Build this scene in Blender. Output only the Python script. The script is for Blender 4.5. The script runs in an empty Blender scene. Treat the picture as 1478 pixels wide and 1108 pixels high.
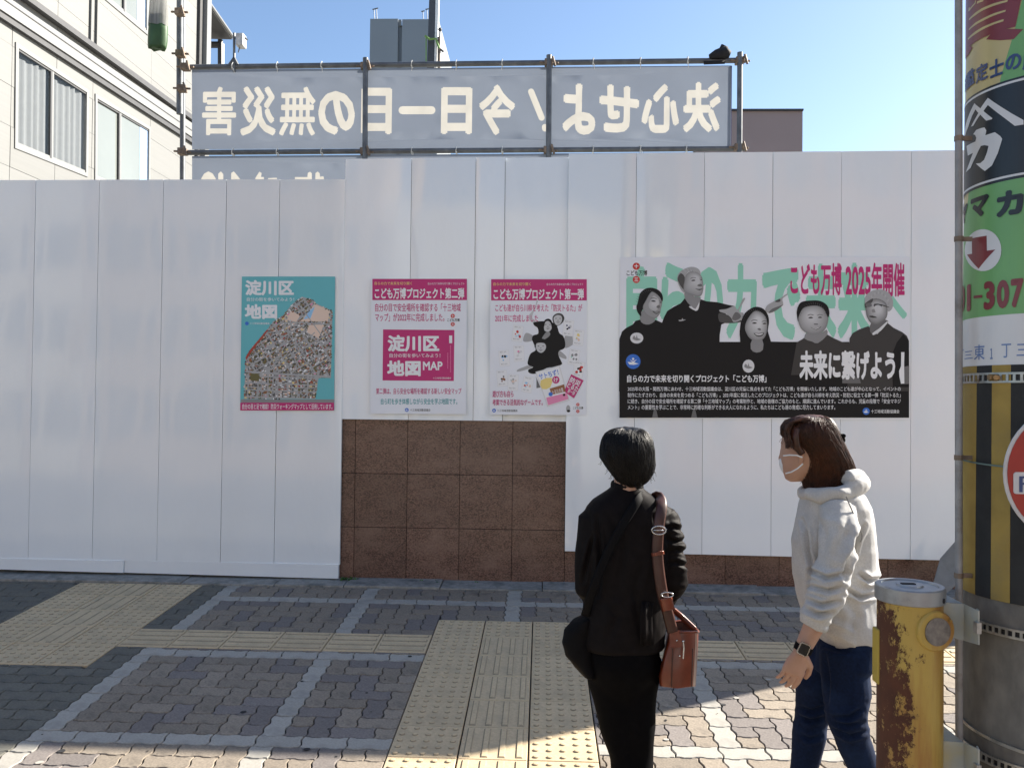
import bpy, bmesh, math, random
import numpy as np
from mathutils import Vector, Matrix, noise
from mathutils.geometry import tessellate_polygon, delaunay_2d_cdt
random.seed(7)
S = bpy.context.scene
COL = S.collection
# ---------------------------------------------------------------- camera, sky, sun, exposure
FPX = 1208.0
PSI, TH, RHO = math.atan(43/FPX), math.atan(21/FPX), .011
_F0 = Vector((-math.sin(PSI), math.cos(PSI), 0)); _R0 = Vector((math.cos(PSI), math.sin(PSI), 0)); _Z = Vector((0, 0, 1))
CF = _F0*math.cos(TH)+_Z*math.sin(TH); CU0 = _Z*math.cos(TH)-_F0*math.sin(TH)
CR = _R0*math.cos(RHO)+CU0*math.sin(RHO); CU = CU0*math.cos(RHO)-_R0*math.sin(RHO)
EYE = Vector((0, 0, 1.755))
SLOPE = .062
cam = bpy.data.cameras.new('camera'); camo = bpy.data.objects.new('camera', cam); COL.objects.link(camo)
mw = Matrix((CR, CU, -CF)).transposed().to_4x4(); mw.translation = EYE; camo.matrix_world = mw
cam.sensor_width = 36; cam.lens = 36*FPX/1478; cam.clip_end = 3000; cam.clip_start = .05
S.camera = camo
SUN_AZ, SUN_EL = math.radians(28), math.radians(31.2)      # azimuth from +X toward +Y
w = bpy.data.worlds.new('World'); S.world = w; w.use_nodes = True
wn = w.node_tree.nodes; wl = w.node_tree.links
bg = wn['Background']; sky = wn.new('ShaderNodeTexSky'); sky.sky_type = 'NISHITA'; sky.sun_disc = False
sky.sun_elevation = SUN_EL; sky.sun_rotation = math.radians(90)-SUN_AZ
sky.air_density = 1.0; sky.dust_density = .8; sky.ozone_density = 2.6
wl.new(sky.outputs[0], bg.inputs[0]); bg.inputs[1].default_value = .072
sl = bpy.data.lights.new('sun', 'SUN'); sl.energy = 5.0; sl.angle = math.radians(.53); sl.color = (1, .93, .82)
so = bpy.data.objects.new('sun', sl); COL.objects.link(so)
SUND = Vector((math.cos(SUN_EL)*math.cos(SUN_AZ), math.cos(SUN_EL)*math.sin(SUN_AZ), math.sin(SUN_EL)))
so.rotation_euler = SUND.to_track_quat('Z', 'Y').to_euler()
S.view_settings.view_transform = 'Standard'; S.view_settings.look = 'None'; S.view_settings.gamma = 1
S.view_settings.use_curve_mapping = False
S.view_settings.exposure = 1.62
S.cycles.max_bounces = 8; S.cycles.diffuse_bounces = 4; S.cycles.glossy_bounces = 3; S.cycles.transparent_max_bounces = 8
S.cycles.use_denoising = True

# ---------------------------------------------------------------- helpers
def ray(x, y): return CF+CR*((x-739)/FPX)+CU*((554-y)/FPX)
def VY(x, y, Y): d = ray(x, y); return EYE+d*((Y-EYE.y)/d.y)
def VX(x, y, X): d = ray(x, y); return EYE+d*((X-EYE.x)/d.x)
def gz(Y): return SLOPE*Y
def VG(x, y):
    d = ray(x, y); n = Vector((0, -SLOPE, 1)); return EYE+d*(-(n.dot(EYE))/n.dot(d))
def proj(P):
    v = Vector(P)-EYE; z = v.dot(CF); return 739+FPX*v.dot(CR)/z, 554-FPX*v.dot(CU)/z
def zt(x0, y0, k): return lambda x, y: (x0+x*k, y0+y*k)

def tag(o, label=None, cat=None, group=None, kind=None):
    if label: o['label'] = label
    if cat: o['category'] = cat
    if group: o['group'] = group
    if kind: o['kind'] = kind
    return o
def empty(name, loc, **k):
    o = bpy.data.objects.new(name, None); COL.objects.link(o); o.location = loc; o.empty_display_size = .1
    tag(o, **k); return o
def link(name, me, parent=None, keep=True):
    o = bpy.data.objects.new(name, me); COL.objects.link(o)
    if parent is not None:
        o.parent = parent
        if keep: o.matrix_parent_inverse = wm(parent).inverted()
    return o
def wm(o):
    m = o.matrix_basis.copy()
    if o.parent: m = wm(o.parent) @ o.matrix_parent_inverse @ m
    return m

_mats = {}
def M(name, col, rough=.6, var=.12, scale=15, bump=0, bscale=None, metal=0, spec=.5, rnd=0, coat=0, stretch=None,
      dirt=None, dscale=3, dlo=.5, dhi=.65, detail=5, trans=0, coat_rough=.1, bdist=.002):
    if name in _mats: return _mats[name]
    m = bpy.data.materials.new(name); m.use_nodes = True; _mats[name] = m
    n = m.node_tree.nodes; l = m.node_tree.links; b = n['Principled BSDF']
    tc = n.new('ShaderNodeTexCoord'); mp = n.new('ShaderNodeMapping'); l.new(tc.outputs['Object'], mp.inputs[0])
    if stretch: mp.inputs['Scale'].default_value = stretch
    nz = n.new('ShaderNodeTexNoise'); nz.inputs['Scale'].default_value = scale; nz.inputs['Detail'].default_value = detail
    l.new(mp.outputs[0], nz.inputs['Vector'])
    rp = n.new('ShaderNodeValToRGB'); rp.color_ramp.elements[0].position = .3; rp.color_ramp.elements[1].position = .7
    rp.color_ramp.elements[0].color = [c*(1-var) for c in col]+[1]; rp.color_ramp.elements[1].color = [min(1, c*(1+var)) for c in col]+[1]
    l.new(nz.outputs['Fac'], rp.inputs[0]); out = rp.outputs[0]
    if dirt:
        d2 = n.new('ShaderNodeTexNoise'); d2.inputs['Scale'].default_value = dscale; d2.inputs['Detail'].default_value = 8; d2.inputs['Roughness'].default_value = .65
        l.new(mp.outputs[0], d2.inputs['Vector'])
        mr = n.new('ShaderNodeMapRange'); mr.inputs[1].default_value = dlo; mr.inputs[2].default_value = dhi; l.new(d2.outputs['Fac'], mr.inputs[0])
        mx = n.new('ShaderNodeMixRGB'); l.new(mr.outputs[0], mx.inputs[0]); l.new(out, mx.inputs[1]); mx.inputs[2].default_value = list(dirt)+[1]; out = mx.outputs[0]
    if rnd:
        oi = n.new('ShaderNodeObjectInfo'); mr = n.new('ShaderNodeMapRange'); mr.inputs[3].default_value = 1-rnd; mr.inputs[4].default_value = 1+rnd
        l.new(oi.outputs['Random'], mr.inputs[0]); hv = n.new('ShaderNodeHueSaturation'); l.new(mr.outputs[0], hv.inputs['Value']); l.new(out, hv.inputs['Color']); out = hv.outputs[0]
    l.new(out, b.inputs['Base Color'])
    b.inputs['Roughness'].default_value = rough; b.inputs['Metallic'].default_value = metal; b.inputs['Specular IOR Level'].default_value = spec
    b.inputs['Coat Weight'].default_value = coat; b.inputs['Coat Roughness'].default_value = coat_rough
    if bump:
        bz = n.new('ShaderNodeTexNoise'); bz.inputs['Scale'].default_value = bscale or scale*4; bz.inputs['Detail'].default_value = 6
        l.new(mp.outputs[0], bz.inputs['Vector']); bp = n.new('ShaderNodeBump'); bp.inputs['Strength'].default_value = bump; bp.inputs['Distance'].default_value = bdist
        l.new(bz.outputs['Fac'], bp.inputs['Height']); l.new(bp.outputs[0], b.inputs['Normal'])
    if trans:
        t = n.new('ShaderNodeBsdfTranslucent'); l.new(out, t.inputs[0]); mx = n.new('ShaderNodeMixShader'); mx.inputs[0].default_value = trans
        l.new(b.outputs[0], mx.inputs[1]); l.new(t.outputs[0], mx.inputs[2]); l.new(mx.outputs[0], n['Material Output'].inputs[0])
    return m

class MB:
    def __init__(s): s.v = []; s.f = []; s.m = []; s.mats = []
    def mi(s, mat):
        if mat is None: return 0
        if mat not in s.mats: s.mats.append(mat)
        return s.mats.index(mat)
    def add(s, vs, fs, mat=None):
        b = len(s.v); k = s.mi(mat); s.v += [tuple(v) for v in vs]; s.f += [tuple(i+b for i in f) for f in fs]; s.m += [k]*len(fs); return s
    def box(s, x0, x1, y0, y1, z0, z1, mat=None):
        return s.add([(x, y, z) for x in (x0, x1) for y in (y0, y1) for z in (z0, z1)],
                     [(0, 1, 3, 2), (4, 6, 7, 5), (0, 4, 5, 1), (2, 3, 7, 6), (0, 2, 6, 4), (1, 5, 7, 3)], mat)
    def loft(s, rings, caps=True, mat=None, closed=False):
        n = len(rings[0]); vs = [p for r in rings for p in r]; fs = []; m = len(rings)
        for i in range(m if closed else m-1):
            for j in range(n):
                a = i*n+j; b = i*n+(j+1) % n; c = ((i+1) % m)*n+(j+1) % n; d = ((i+1) % m)*n+j
                fs.append((a, b, c, d))
        if caps and not closed: fs += [tuple(range(n-1, -1, -1)), tuple((m-1)*n+j for j in range(n))]
        return s.add(vs, fs, mat)
    def tube(s, pts, r, n=10, mat=None, caps=True, flat=None, up=None, closed=False):
        pts = [Vector(p) for p in pts]; rs = r if isinstance(r, (list, tuple)) else [r]*len(pts)
        rings = []; ref = Vector(up) if up else None; prev = None
        for i, p in enumerate(pts):
            if closed: t = (pts[(i+1) % len(pts)]-pts[i-1]).normalized()
            else: t = (pts[min(i+1, len(pts)-1)]-pts[max(i-1, 0)]).normalized()
            if prev is None:
                a = ref or (Vector((0, 0, 1)) if abs(t.z) < .9 else Vector((0, 1, 0)))
                u = (a-t*a.dot(t)).normalized()
            else:
                a = ref if ref else prev; u = (a-t*a.dot(t)).normalized()
            prev = u; v = t.cross(u); ri = rs[i]; ra, rb = ri if isinstance(ri, (tuple, list)) else (ri, ri)
            rings.append([p+u*(ra*math.cos(2*math.pi*k/n))+v*(rb*math.sin(2*math.pi*k/n)) for k in range(n)])
        return s.loft(rings, caps, mat, closed)
    def prism(s, poly, ext, mat=None):            # planar polygon (3D points, convex or not) extruded by vector ext
        poly = [Vector(p) for p in poly]; n = len(poly); e = Vector(ext)
        tris = tessellate_polygon([poly])
        vs = poly+[p+e for p in poly]; fs = [tuple(t) for t in tris]+[tuple(i+n for i in reversed(t)) for t in tris]
        fs += [(i, (i+1) % n, (i+1) % n+n, i+n) for i in range(n)]
        return s.add(vs, fs, mat)
    def sphere(s, c, r, n=10, m=6, mat=None):
        c = Vector(c); r = Vector(r) if hasattr(r, '__len__') else Vector((r, r, r)); rings = []
        for i in range(1, m):
            a = math.pi*i/m; rings.append([c+Vector((r.x*math.sin(a)*math.cos(2*math.pi*k/n), r.y*math.sin(a)*math.sin(2*math.pi*k/n), -r.z*math.cos(a))) for k in range(n)])
        return s.loft(rings, True, mat)
    def build(s, name, mat=None, parent=None, smooth=False, fix=True, bevel=0):
        me = bpy.data.meshes.new(name); me.from_pydata([tuple(v) for v in s.v], [], s.f)
        for k in (s.mats or [mat]):
            if k: me.materials.append(k)
        if s.mats: me.polygons.foreach_set('material_index', s.m)
        if fix:
            bm = bmesh.new(); bm.from_mesh(me); bmesh.ops.recalc_face_normals(bm, faces=bm.faces)
            bm.to_mesh(me); bm.free()
        if smooth: me.shade_smooth()
        o = link(name, me, parent)
        if bevel:
            md = o.modifiers.new('bevel', 'BEVEL'); md.width = bevel; md.segments = 2; md.limit_method = 'ANGLE'
        return o
def smooth_by_angle(o, a=40):
    me = o.data; me.shade_smooth()
    try: me.set_sharp_from_angle(angle=math.radians(a))
    except Exception: pass
    return o
def catmull(pts, k=4, closed=True):
    n = len(pts); out = []
    for i in range(n if closed else n-1):
        g = (lambda j: pts[j % n]) if closed else (lambda j: pts[max(0, min(n-1, j))])
        p0, p1, p2, p3 = g(i-1), g(i), g(i+1), g(i+2)
        for s_ in range(k):
            t = s_/k; out.append(tuple(.5*((2*b)+(-a+c)*t+(2*a-5*b+4*c-d)*t*t+(-a+3*b-3*c+d)*t**3) for a, b, c, d in zip(p0, p1, p2, p3)))
    if not closed: out.append(tuple(pts[-1]))
    return out
_gl = {}
def glyphs(text):
    k = text
    if k in _gl: return _gl[k]
    c = bpy.data.curves.new('lettering', 'FONT'); c.body = text; c.resolution_u = 3
    o = bpy.data.objects.new('lettering', c); m = bpy.data.meshes.new_from_object(o)
    vs = [(v.co.x, v.co.y) for v in m.vertices]; fs = [tuple(p.vertices) for p in m.polygons]
    bpy.data.objects.remove(o); bpy.data.curves.remove(c); bpy.data.meshes.remove(m)
    x0 = min(v[0] for v in vs); x1 = max(v[0] for v in vs); y0 = min(v[1] for v in vs); y1 = max(v[1] for v in vs)
    if y1-y0 < .02: y1 = y0+.02
    _gl[k] = ([((x-x0)/(x1-x0), (y-y0)/(y1-y0)) for x, y in vs], fs, x1-x0, y1-y0); return _gl[k]
def bold_copies(text, bold, x0, y0, x1, y1, n=8):
    """the glyphs fitted to a box (y down), repeated round a small circle so strokes grow heavier with round ends"""
    vs, fs, we, he = glyphs(text); W_, H_ = x1-x0, y1-y0; out = []
    if bold <= 0: return [([(x0+u*W_, y1-v*H_) for u, v in vs], fs)]
    rx = bold*W_/(we+2*bold); ry = bold*H_/(he+2*bold)
    offs = [(math.cos(2*math.pi*(k+.5)/n)*rx, math.sin(2*math.pi*(k+.5)/n)*ry) for k in range(n)]+([(0, 0)] if n > 4 else [])
    return [([(x0+rx+u*(W_-2*rx)+dx, y1-ry-v*(H_-2*ry)+dy) for u, v in vs], fs) for dx, dy in offs]
def srgb(r, g, b):
    return tuple((c/255/12.92 if c <= 10 else ((c/255+.055)/1.055)**2.4) for c in (r, g, b))
# ---------------------------------------------------------------- materials
YW = 6.2             # plane of the white hoarding fronts
m_white = M('white_sheet_steel', (.83, .875, .90), rough=.22, var=.015, scale=2, coat=.9, coat_rough=.07, rnd=.05, bump=.7, bscale=1.6, bdist=.03, stretch=(1, 1, .45), dirt=(.78, .82, .84), dscale=1.2, dlo=.55, dhi=.8)
m_white.node_tree.nodes['Principled BSDF'].inputs['Coat IOR'].default_value = 1.62
m_granite = M('brown_granite', (.130, .070, .050), rough=.25, var=.75, scale=130, detail=3, rnd=.11, dirt=(.215, .13, .095), dscale=4.5, dlo=.44, dhi=.74, stretch=(.75, 1, 1.3), bump=.05)
m_dark = M('dark_gap', (.02, .02, .022), rough=.9)
m_tact_shade = M('shade_tinted_tactile_edge', (.32, .26, .17), rough=.9, var=.2, scale=60)  # contact shade round studs and bars, painted as a darker slope colour
m_joint = M('sandy_joint', (.022, .021, .02), rough=.95, var=.3, scale=40)
m_pave = M('dark_paver', (.245, .205, .160), rough=.9, var=.22, scale=90, rnd=.16, bump=.5, bscale=260, bdist=.0015, dirt=(.12, .10, .08), dscale=7, dlo=.55, dhi=.75)
m_pave2 = M('worn_grey_paver', (.135, .128, .105), rough=.9, var=.2, scale=80, rnd=.12, bump=.5, bscale=260, bdist=.0015, dirt=(.08, .085, .08), dscale=7, dlo=.5, dhi=.75)
m_pave3 = M('bluish_paver', (.185, .162, .148), rough=.9, var=.22, scale=90, rnd=.14, bump=.5, bscale=260, bdist=.0015)
m_pavel = M('pale_paver', (.36, .34, .30), rough=.88, var=.12, scale=90, rnd=.07, bump=.4, bscale=260, bdist=.0015, dirt=(.24, .23, .205), dscale=6, dlo=.52, dhi=.75)
m_tact = M('cream_tactile_concrete', (.56, .435, .27), rough=.85, var=.12, scale=70, rnd=.06, bump=.35, bscale=240, bdist=.0015, dirt=(.40, .32, .21), dscale=5, dlo=.5, dhi=.75)
m_conc = M('old_concrete', (.27, .26, .235), rough=.9, var=.2, scale=30, bump=.5, bscale=120, dirt=(.1, .105, .1), dscale=8, dlo=.48, dhi=.7)
m_ground = M('asphalt', (.06, .06, .06), rough=.95, var=.2, scale=60)
m_pipe = M('galvanised_pipe', (.13, .14, .15), rough=.5, var=.25, scale=12, metal=.4, dirt=(.2, .19, .17), dscale=6, dlo=.6, dhi=.75)
m_clamp = M('rusty_clamp', (.2, .15, .11), rough=.6, var=.4, scale=30, metal=.3)
m_cable = M('white_cord', (.7, .7, .66), rough=.7)

# ---------------------------------------------------------------- ground and pavement
g = MB(); g.add([(-400, -60, gz(-60)), (400, -60, gz(-60)), (400, 0.2, gz(.2)-.01), (-400, .2, gz(.2)-.01)], [(0, 1, 2, 3)])
gr = g.build('road', m_ground, fix=False); tag(gr, kind='structure')
g = MB(); g.add([(-400, .2, gz(.2)-.045), (400, .2, gz(.2)-.045), (400, 6.4, gz(6.4)-.045), (-400, 6.4, gz(6.4)-.045),
                 (400, 600, gz(6.4)-.045), (-400, 600, gz(6.4)-.045)], [(0, 1, 2, 3), (3, 2, 4, 5)])
gr = g.build('ground', m_conc, fix=False); tag(gr, kind='structure')
g = MB(); g.add([(-40, .2, gz(.2)-.012), (40, .2, gz(.2)-.012), (40, 6.05, gz(6.05)-.012), (-40, 6.05, gz(6.05)-.012)], [(0, 1, 2, 3)])
pave = g.build('pavement', m_joint, fix=False); tag(pave, kind='structure')

CELL = .1022
GX0 = -1.2-CELL/2-CELL*40        # grid origin chosen so that band columns fall where they lie
BANDC = 40                       # column index of one pale band; the others every 10
GY0 = 3.640-CELL*30
A_ = (-.646, .262, -9, 5.365); B_ = (-3.36, -2.45, 4.487, 6.06); C1 = (-2.45, -.646, 4.79, 5.085); C2 = (.262, 40, 4.795, 5.085)
HOLES = [A_, B_, C1, C2]
def wav(t): return math.sin(2*math.pi*t)+.22*math.sin(6*math.pi*t)
def warp(u, v):                  # u, v in cells
    return u+.062*wav(v), v+.05*wav(u+.25)
def outline(c0, r0, w_, h_):
    k = 6; gap = .03; pts = []
    for i in range(w_*k): pts.append((i/k, 0))
    for i in range(h_*k): pts.append((w_, i/k))
    for i in range(w_*k): pts.append((w_-i/k, h_))
    for i in range(h_*k): pts.append((0, h_-i/k))
    cx, cy = w_/2, h_/2; out = []
    for a, b in pts:
        a = cx+(a-cx)*(1-gap/(w_/2)); b = cy+(b-cy)*(1-gap/(h_/2))
        u, v = warp(c0+a, r0+b); out.append((GX0+u*CELL, GY0+v*CELL))
    return out
def clip_half(poly, ax, val, keep_less):
    out = []; n = len(poly)
    for i in range(n):
        p, q = poly[i], poly[(i+1) % n]
        ip = (p[ax] <= val) == keep_less; iq = (q[ax] <= val) == keep_less
        if ip: out.append(p)
        if ip != iq:
            t = (val-p[ax])/(q[ax]-p[ax]); out.append((p[0]+(q[0]-p[0])*t, p[1]+(q[1]-p[1])*t))
    return out
def area(p): return abs(sum(p[i][0]*p[(i+1) % len(p)][1]-p[(i+1) % len(p)][0]*p[i][1] for i in range(len(p))))/2 if len(p) > 2 else 0
def clip_holes(poly):
    cut = False
    for x0, x1, y0, y1 in HOLES:
        xs = [p[0] for p in poly]; ys = [p[1] for p in poly]
        if max(xs) <= x0 or min(xs) >= x1 or max(ys) <= y0 or min(ys) >= y1: continue
        cut = True; gg = .002
        c = [clip_half(poly, 0, x0-gg, True), clip_half(poly, 0, x1+gg, False), clip_half(poly, 1, y0-gg, True), clip_half(poly, 1, y1+gg, False)]
        poly = max(c, key=area)
        if area(poly) < 3e-4: return None, True
    ymax = 6.035
    if max(p[1] for p in poly) > ymax:
        poly = clip_half(poly, 1, ymax, True); cut = True
        if area(poly) < 3e-4: return None, True
    return poly, cut
def block_mesh(poly, c, th=.03):           # solid with a small chamfer, coordinates relative to c (x, y)
    n = len(poly); ar = 1-.0022/.05
    bx = sum(p[0] for p in poly)/n; by = sum(p[1] for p in poly)/n
    top = []
    for p in poly:
        d = math.hypot(p[0]-bx, p[1]-by); s = max(0, 1-.003/max(d, .004)); top.append((bx+(p[0]-bx)*s, by+(p[1]-by)*s))
    vs = [(p[0]-c[0], p[1]-c[1], SLOPE*(p[1]-c[1])+0) for p in top]+[(p[0]-c[0], p[1]-c[1], SLOPE*(p[1]-c[1])-.0035) for p in poly]+[(p[0]-c[0], p[1]-c[1], SLOPE*(p[1]-c[1])-th) for p in poly]
    fs = [tuple(range(n))]+[(i+n, (i+1) % n+n, (i+1) % n, i) for i in range(n)]+[(i+2*n, (i+1) % n+2*n, (i+1) % n+n, i+n) for i in range(n)]
    return vs, fs
blocks = []       # (poly or None, c0, r0, w, h, material key, cx, cy)
ctrl = set()
c_lo, c_hi = int((-6.5-GX0)/CELL), int((6.5-GX0)/CELL); r_lo, r_hi = 0, int((6.05-GY0)/CELL)+1
def is_colband(c): return (c-BANDC) % 10 == 0
def is_rowband(r): return r in (0+30, 30+10, 30+20, 20, 10)
LEFTCOL = BANDC-10
def push(c0, r0, w_, h_, mk): blocks.append((c0, r0, w_, h_, mk))
r_lo = 0 if r_lo < 0 else r_lo
for r in range(r_lo, r_hi+1):
    for c in range(c_lo, c_hi+1):
        if (c, r) in ctrl: continue
        if c >= LEFTCOL and is_rowband(r):
            # pale stretchers, starting at band column
            if (c-LEFTCOL) % 2 == 0 or c == c_lo: push(c, r, 2 if c+1 <= c_hi else 1, 1, 'l'); ctrl.add((c, r)); ctrl.add((c+1, r))
            continue
        if c >= LEFTCOL and is_colband(c):
            h_ = 1
            if not is_rowband(r+1) and r+1 <= r_hi: h_ = 2; ctrl.add((c, r+1))
            push(c, r, 1, h_, 'l'); ctrl.add((c, r)); continue
        if c < LEFTCOL:
            w_ = 2 if ((c+r) % 2 == 0 and c+1 < LEFTCOL) else 1
            push(c, r, w_, 1, 'g'); [ctrl.add((c+i, r)) for i in range(w_)]; continue
        v = (c-r) % 4
        free = lambda cc, rr: (cc, rr) not in ctrl and not is_colband(cc) and not is_rowband(rr) and cc <= c_hi and rr <= r_hi
        if v == 0 and free(c+1, r): push(c, r, 2, 1, 'd'); ctrl |= {(c, r), (c+1, r)}
        elif v == 3 and free(c, r+1): push(c, r, 1, 2, 'd'); ctrl |= {(c, r), (c, r+1)}
        else: push(c, r, 1, 1, 'd'); ctrl.add((c, r))
PM = {'l': m_pavel, 'd': m_pave, 'g': m_pave2, 'b': m_pave3}
blocks = [(c0, r0, w_, h_, 'b' if mk == 'd' and random.random() < .28 else mk) for c0, r0, w_, h_, mk in blocks]
items = []; shared = {}
for c0, r0, w_, h_, mk in blocks:
    poly = outline(c0, r0, w_, h_); cx, cy = GX0+(c0+w_/2)*CELL, GY0+(r0+h_/2)*CELL
    p2, cut = clip_holes(poly)
    if p2 is None: continue
    px, py = proj((cx, cy, gz(cy))); vis = -30 < px < 1500 and 835 < py < 1130
    size = (w_*h_)/(cy*cy*cy) if vis else 0
    items.append((size, vis, p2, cut, c0, r0, w_, h_, mk, cx, cy))
items.sort(key=lambda t: -t[0])
rest = {k: MB() for k in PM}
rest_all = MB(); n_ind = 0
for size, vis, p2, cut, c0, r0, w_, h_, mk, cx, cy in items:
    dz = random.uniform(-.0015, .0012)
    if vis and n_ind < 298:
        if cut: vs, fs = block_mesh(p2, (cx, cy)); me = bpy.data.meshes.new('paver')
        else:
            key = (w_, h_, mk, 0)
            if key not in shared:
                vs, fs = block_mesh(p2, (cx, cy)); me = bpy.data.meshes.new('paver'); me.from_pydata(vs, [], fs); me.materials.append(PM[mk]); shared[key] = me
            me = shared[key]; vs = None
        if vs is not None and cut: me.from_pydata(vs, [], fs); me.materials.append(PM[mk])
        o = link('paver', me, pave, keep=False); o.location = (cx, cy, gz(cy)+dz); n_ind += 1
        o.rotation_euler = (random.uniform(-.006, .006), random.uniform(-.006, .006), 0)
    else:
        vs, fs = block_mesh(p2, (0, 0)); rest_all.add([(x, y, z+dz) for x, y, z in vs], fs, PM[mk])
o = rest_all.build('paver_field', None, pave, fix=False); tag(o, kind='stuff')

# tactile tiles
def tile_mesh(kind):
    mb = MB(); s = .1475; n = 5
    vs = []; b = .003
    mb.add([(-s, -s, -.03), (s, -s, -.03), (s, s, -.03), (-s, s, -.03), (-s, -s, -b), (s, -s, -b), (s, s, -b), (-s, s, -b),
            (-s+b, -s+b, 0), (s-b, -s+b, 0), (s-b, s-b, 0), (-s+b, s-b, 0)],
           [(0, 1, 5, 4), (1, 2, 6, 5), (2, 3, 7, 6), (3, 0, 4, 7), (4, 5, 9, 8), (5, 6, 10, 9), (6, 7, 11, 10), (7, 4, 8, 11), (8, 9, 10, 11)], m_tact)
    if kind == 'dots':
        for i in range(5):
            for j in range(5):
                x = -.118+.059*i; y = -.118+.059*j; rr = []
                for r, z in ((.0145, -.0005), (.0115, .0048), (.0075, .006)):
                    rr.append([(x+r*math.cos(2*math.pi*k/10), y+r*math.sin(2*math.pi*k/10), z) for k in range(10)])
                mb.loft(rr[:2], caps=False, mat=m_tact_shade); mb.loft(rr[1:], caps=False, mat=m_tact); mb.add(rr[-1], [tuple(range(10))], m_tact)
    else:
        for i in range(4):
            x = -.1125+.075*i; a, b2, L = .017, .0105, .136
            p0 = [(x-a, -L, -.0005), (x+a, -L, -.0005), (x+a, L, -.0005), (x-a, L, -.0005)]; p1 = [(x-b2, -L+.008, .005), (x+b2, -L+.008, .005), (x+b2, L-.008, .005), (x-b2, L-.008, .005)]
            mb.loft([p0, p1], caps=False, mat=m_tact_shade); mb.add(p1, [(0, 1, 2, 3)], m_tact)
    if kind == 'hbars': mb.v = [(y, -x, z) for x, y, z in mb.v]
    mb.v = [(x, y, z+SLOPE*y) for x, y, z in mb.v]
    me = bpy.data.meshes.new('tactile_tile'); me.from_pydata(mb.v, [], mb.f); me.materials.append(m_tact); me.materials.append(m_tact_shade); me.polygons.foreach_set('material_index', mb.m); return me
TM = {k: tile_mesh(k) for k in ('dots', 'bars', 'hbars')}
def tile(k, x, y, sx=1, sy=1):
    o = link('tactile_tile', TM[k], pave, keep=False); o.location = (x, y, gz(y)+.003+random.uniform(-.001, .001)); o.scale = (sx, sy, 1)
ax = [-.646+.151, -.646+.453, -.646+.755]
for r in range(16):
    y = 5.365-.149-.2985*r
    for i, x in enumerate(ax): tile('dots' if i != 1 or r == 0 else 'bars', x, y)
bx_ = [-3.36+.1515, -3.36+.455, -3.36+.7585]
for r in range(5):
    y = 6.03-.154-.3086*r
    for i, x in enumerate(bx_): tile('dots' if i != 1 or r == 4 else 'bars', x, y, 1, 1.02)
for k in range(6): tile('hbars', -2.45+.15+.3005*k, 4.9375)
for k in range(12): tile('hbars', .262+.155+.3005*k, 4.94)
for k in range(5): tile('hbars', -3.36-.16-.3005*k, 4.9375)
# houses across the road, behind the camera: what the glossy sheets reflect
m_op = [M('opposite_render_%s' % n, c, rough=.8, var=.06, scale=.5) for n, c in (('cream', (.55, .48, .38)), ('tan', (.42, .31, .22)), ('white', (.62, .59, .54)), ('brick', (.33, .18, .12)))]; m_opg = M('opposite_glass', (.10, .11, .12), rough=.1)
for i, (x0, x1, h_) in enumerate(((-34, -17, 10), (-16.6, -6, 13), (-5.6, 4, 8.5), (4.4, 15, 12), (15.5, 32, 9.5))):
    k = MB(); k.box(x0, x1, -26, -17, gz(-17)-1.5, h_, m_op[i % 4]); 
    for fl_ in range(int(h_/3)):
        xx = x0+1
        while xx+1.6 < x1: k.box(xx, xx+1.5, -17.02, -16.94, .3+fl_*3, 1.9+fl_*3, m_opg); xx += 2.4
    tag(k.build('street_building', None), kind='structure')
# concrete edging strip under the wall
kb = [( -9, -4.55), (-4.55, -2.62), (-2.62, -1.93), (-1.93, -1.42), (-1.42, -.72), (-.72, .02), (.02, .78), (.78, 1.6), (1.6, 2.4), (2.4, 3.4), (3.4, 6)]
for i, (a, b) in enumerate(kb):
    k = MB(); y0, y1 = 6.042, 6.30; zt_ = .012+.004*math.sin(i*2.1)
    k.add([(a+.003, y0, gz(y0)+zt_-.03-.03), (b-.003, y0, gz(y0)+zt_-.06), (b-.003, y0, gz(y0)+zt_), (a+.003, y0, gz(y0)+zt_), (a+.003, y1, gz(y1)+zt_), (b-.003, y1, gz(y1)+zt_), (a+.003, y1, gz(y1)-.05), (b-.003, y1, gz(y1)-.05)],
          [(0, 1, 2, 3), (3, 2, 5, 4), (0, 3, 4, 6), (1, 7, 5, 2), (4, 5, 7, 6)])
    k.build('edging_slab', m_conc, pave, bevel=.004)
# ---------------------------------------------------------------- granite wall
gw = empty('granite_wall', (1.4, 6.3, gz(6.3))); tag(gw, kind='structure')
b = MB(); b.box(-9, 4.62, 6.275, 6.42, .30, .70, m_dark); b.box(-2.2, .6, 6.275, 6.42, .70, 1.70, m_dark); b.build('wall_core', None, gw)
def slab(x0, x1, z0, z1):
    s = MB(); s.box(x0+.0015, x1-.0015, 6.25+random.uniform(-.001, .001), 6.274, z0+.0015, z1-.0015); s.build('granite_slab', m_granite, gw, bevel=.0015)
jx = [-1.789+.3943*i for i in range(17)]
for i in range(16):
    slab(jx[i], jx[i+1], .36, .78)
    if i < 6:
        slab(jx[i], jx[i+1], .78, 1.182)
        slab(jx[i], jx[i+1], 1.182, 1.60)

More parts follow.
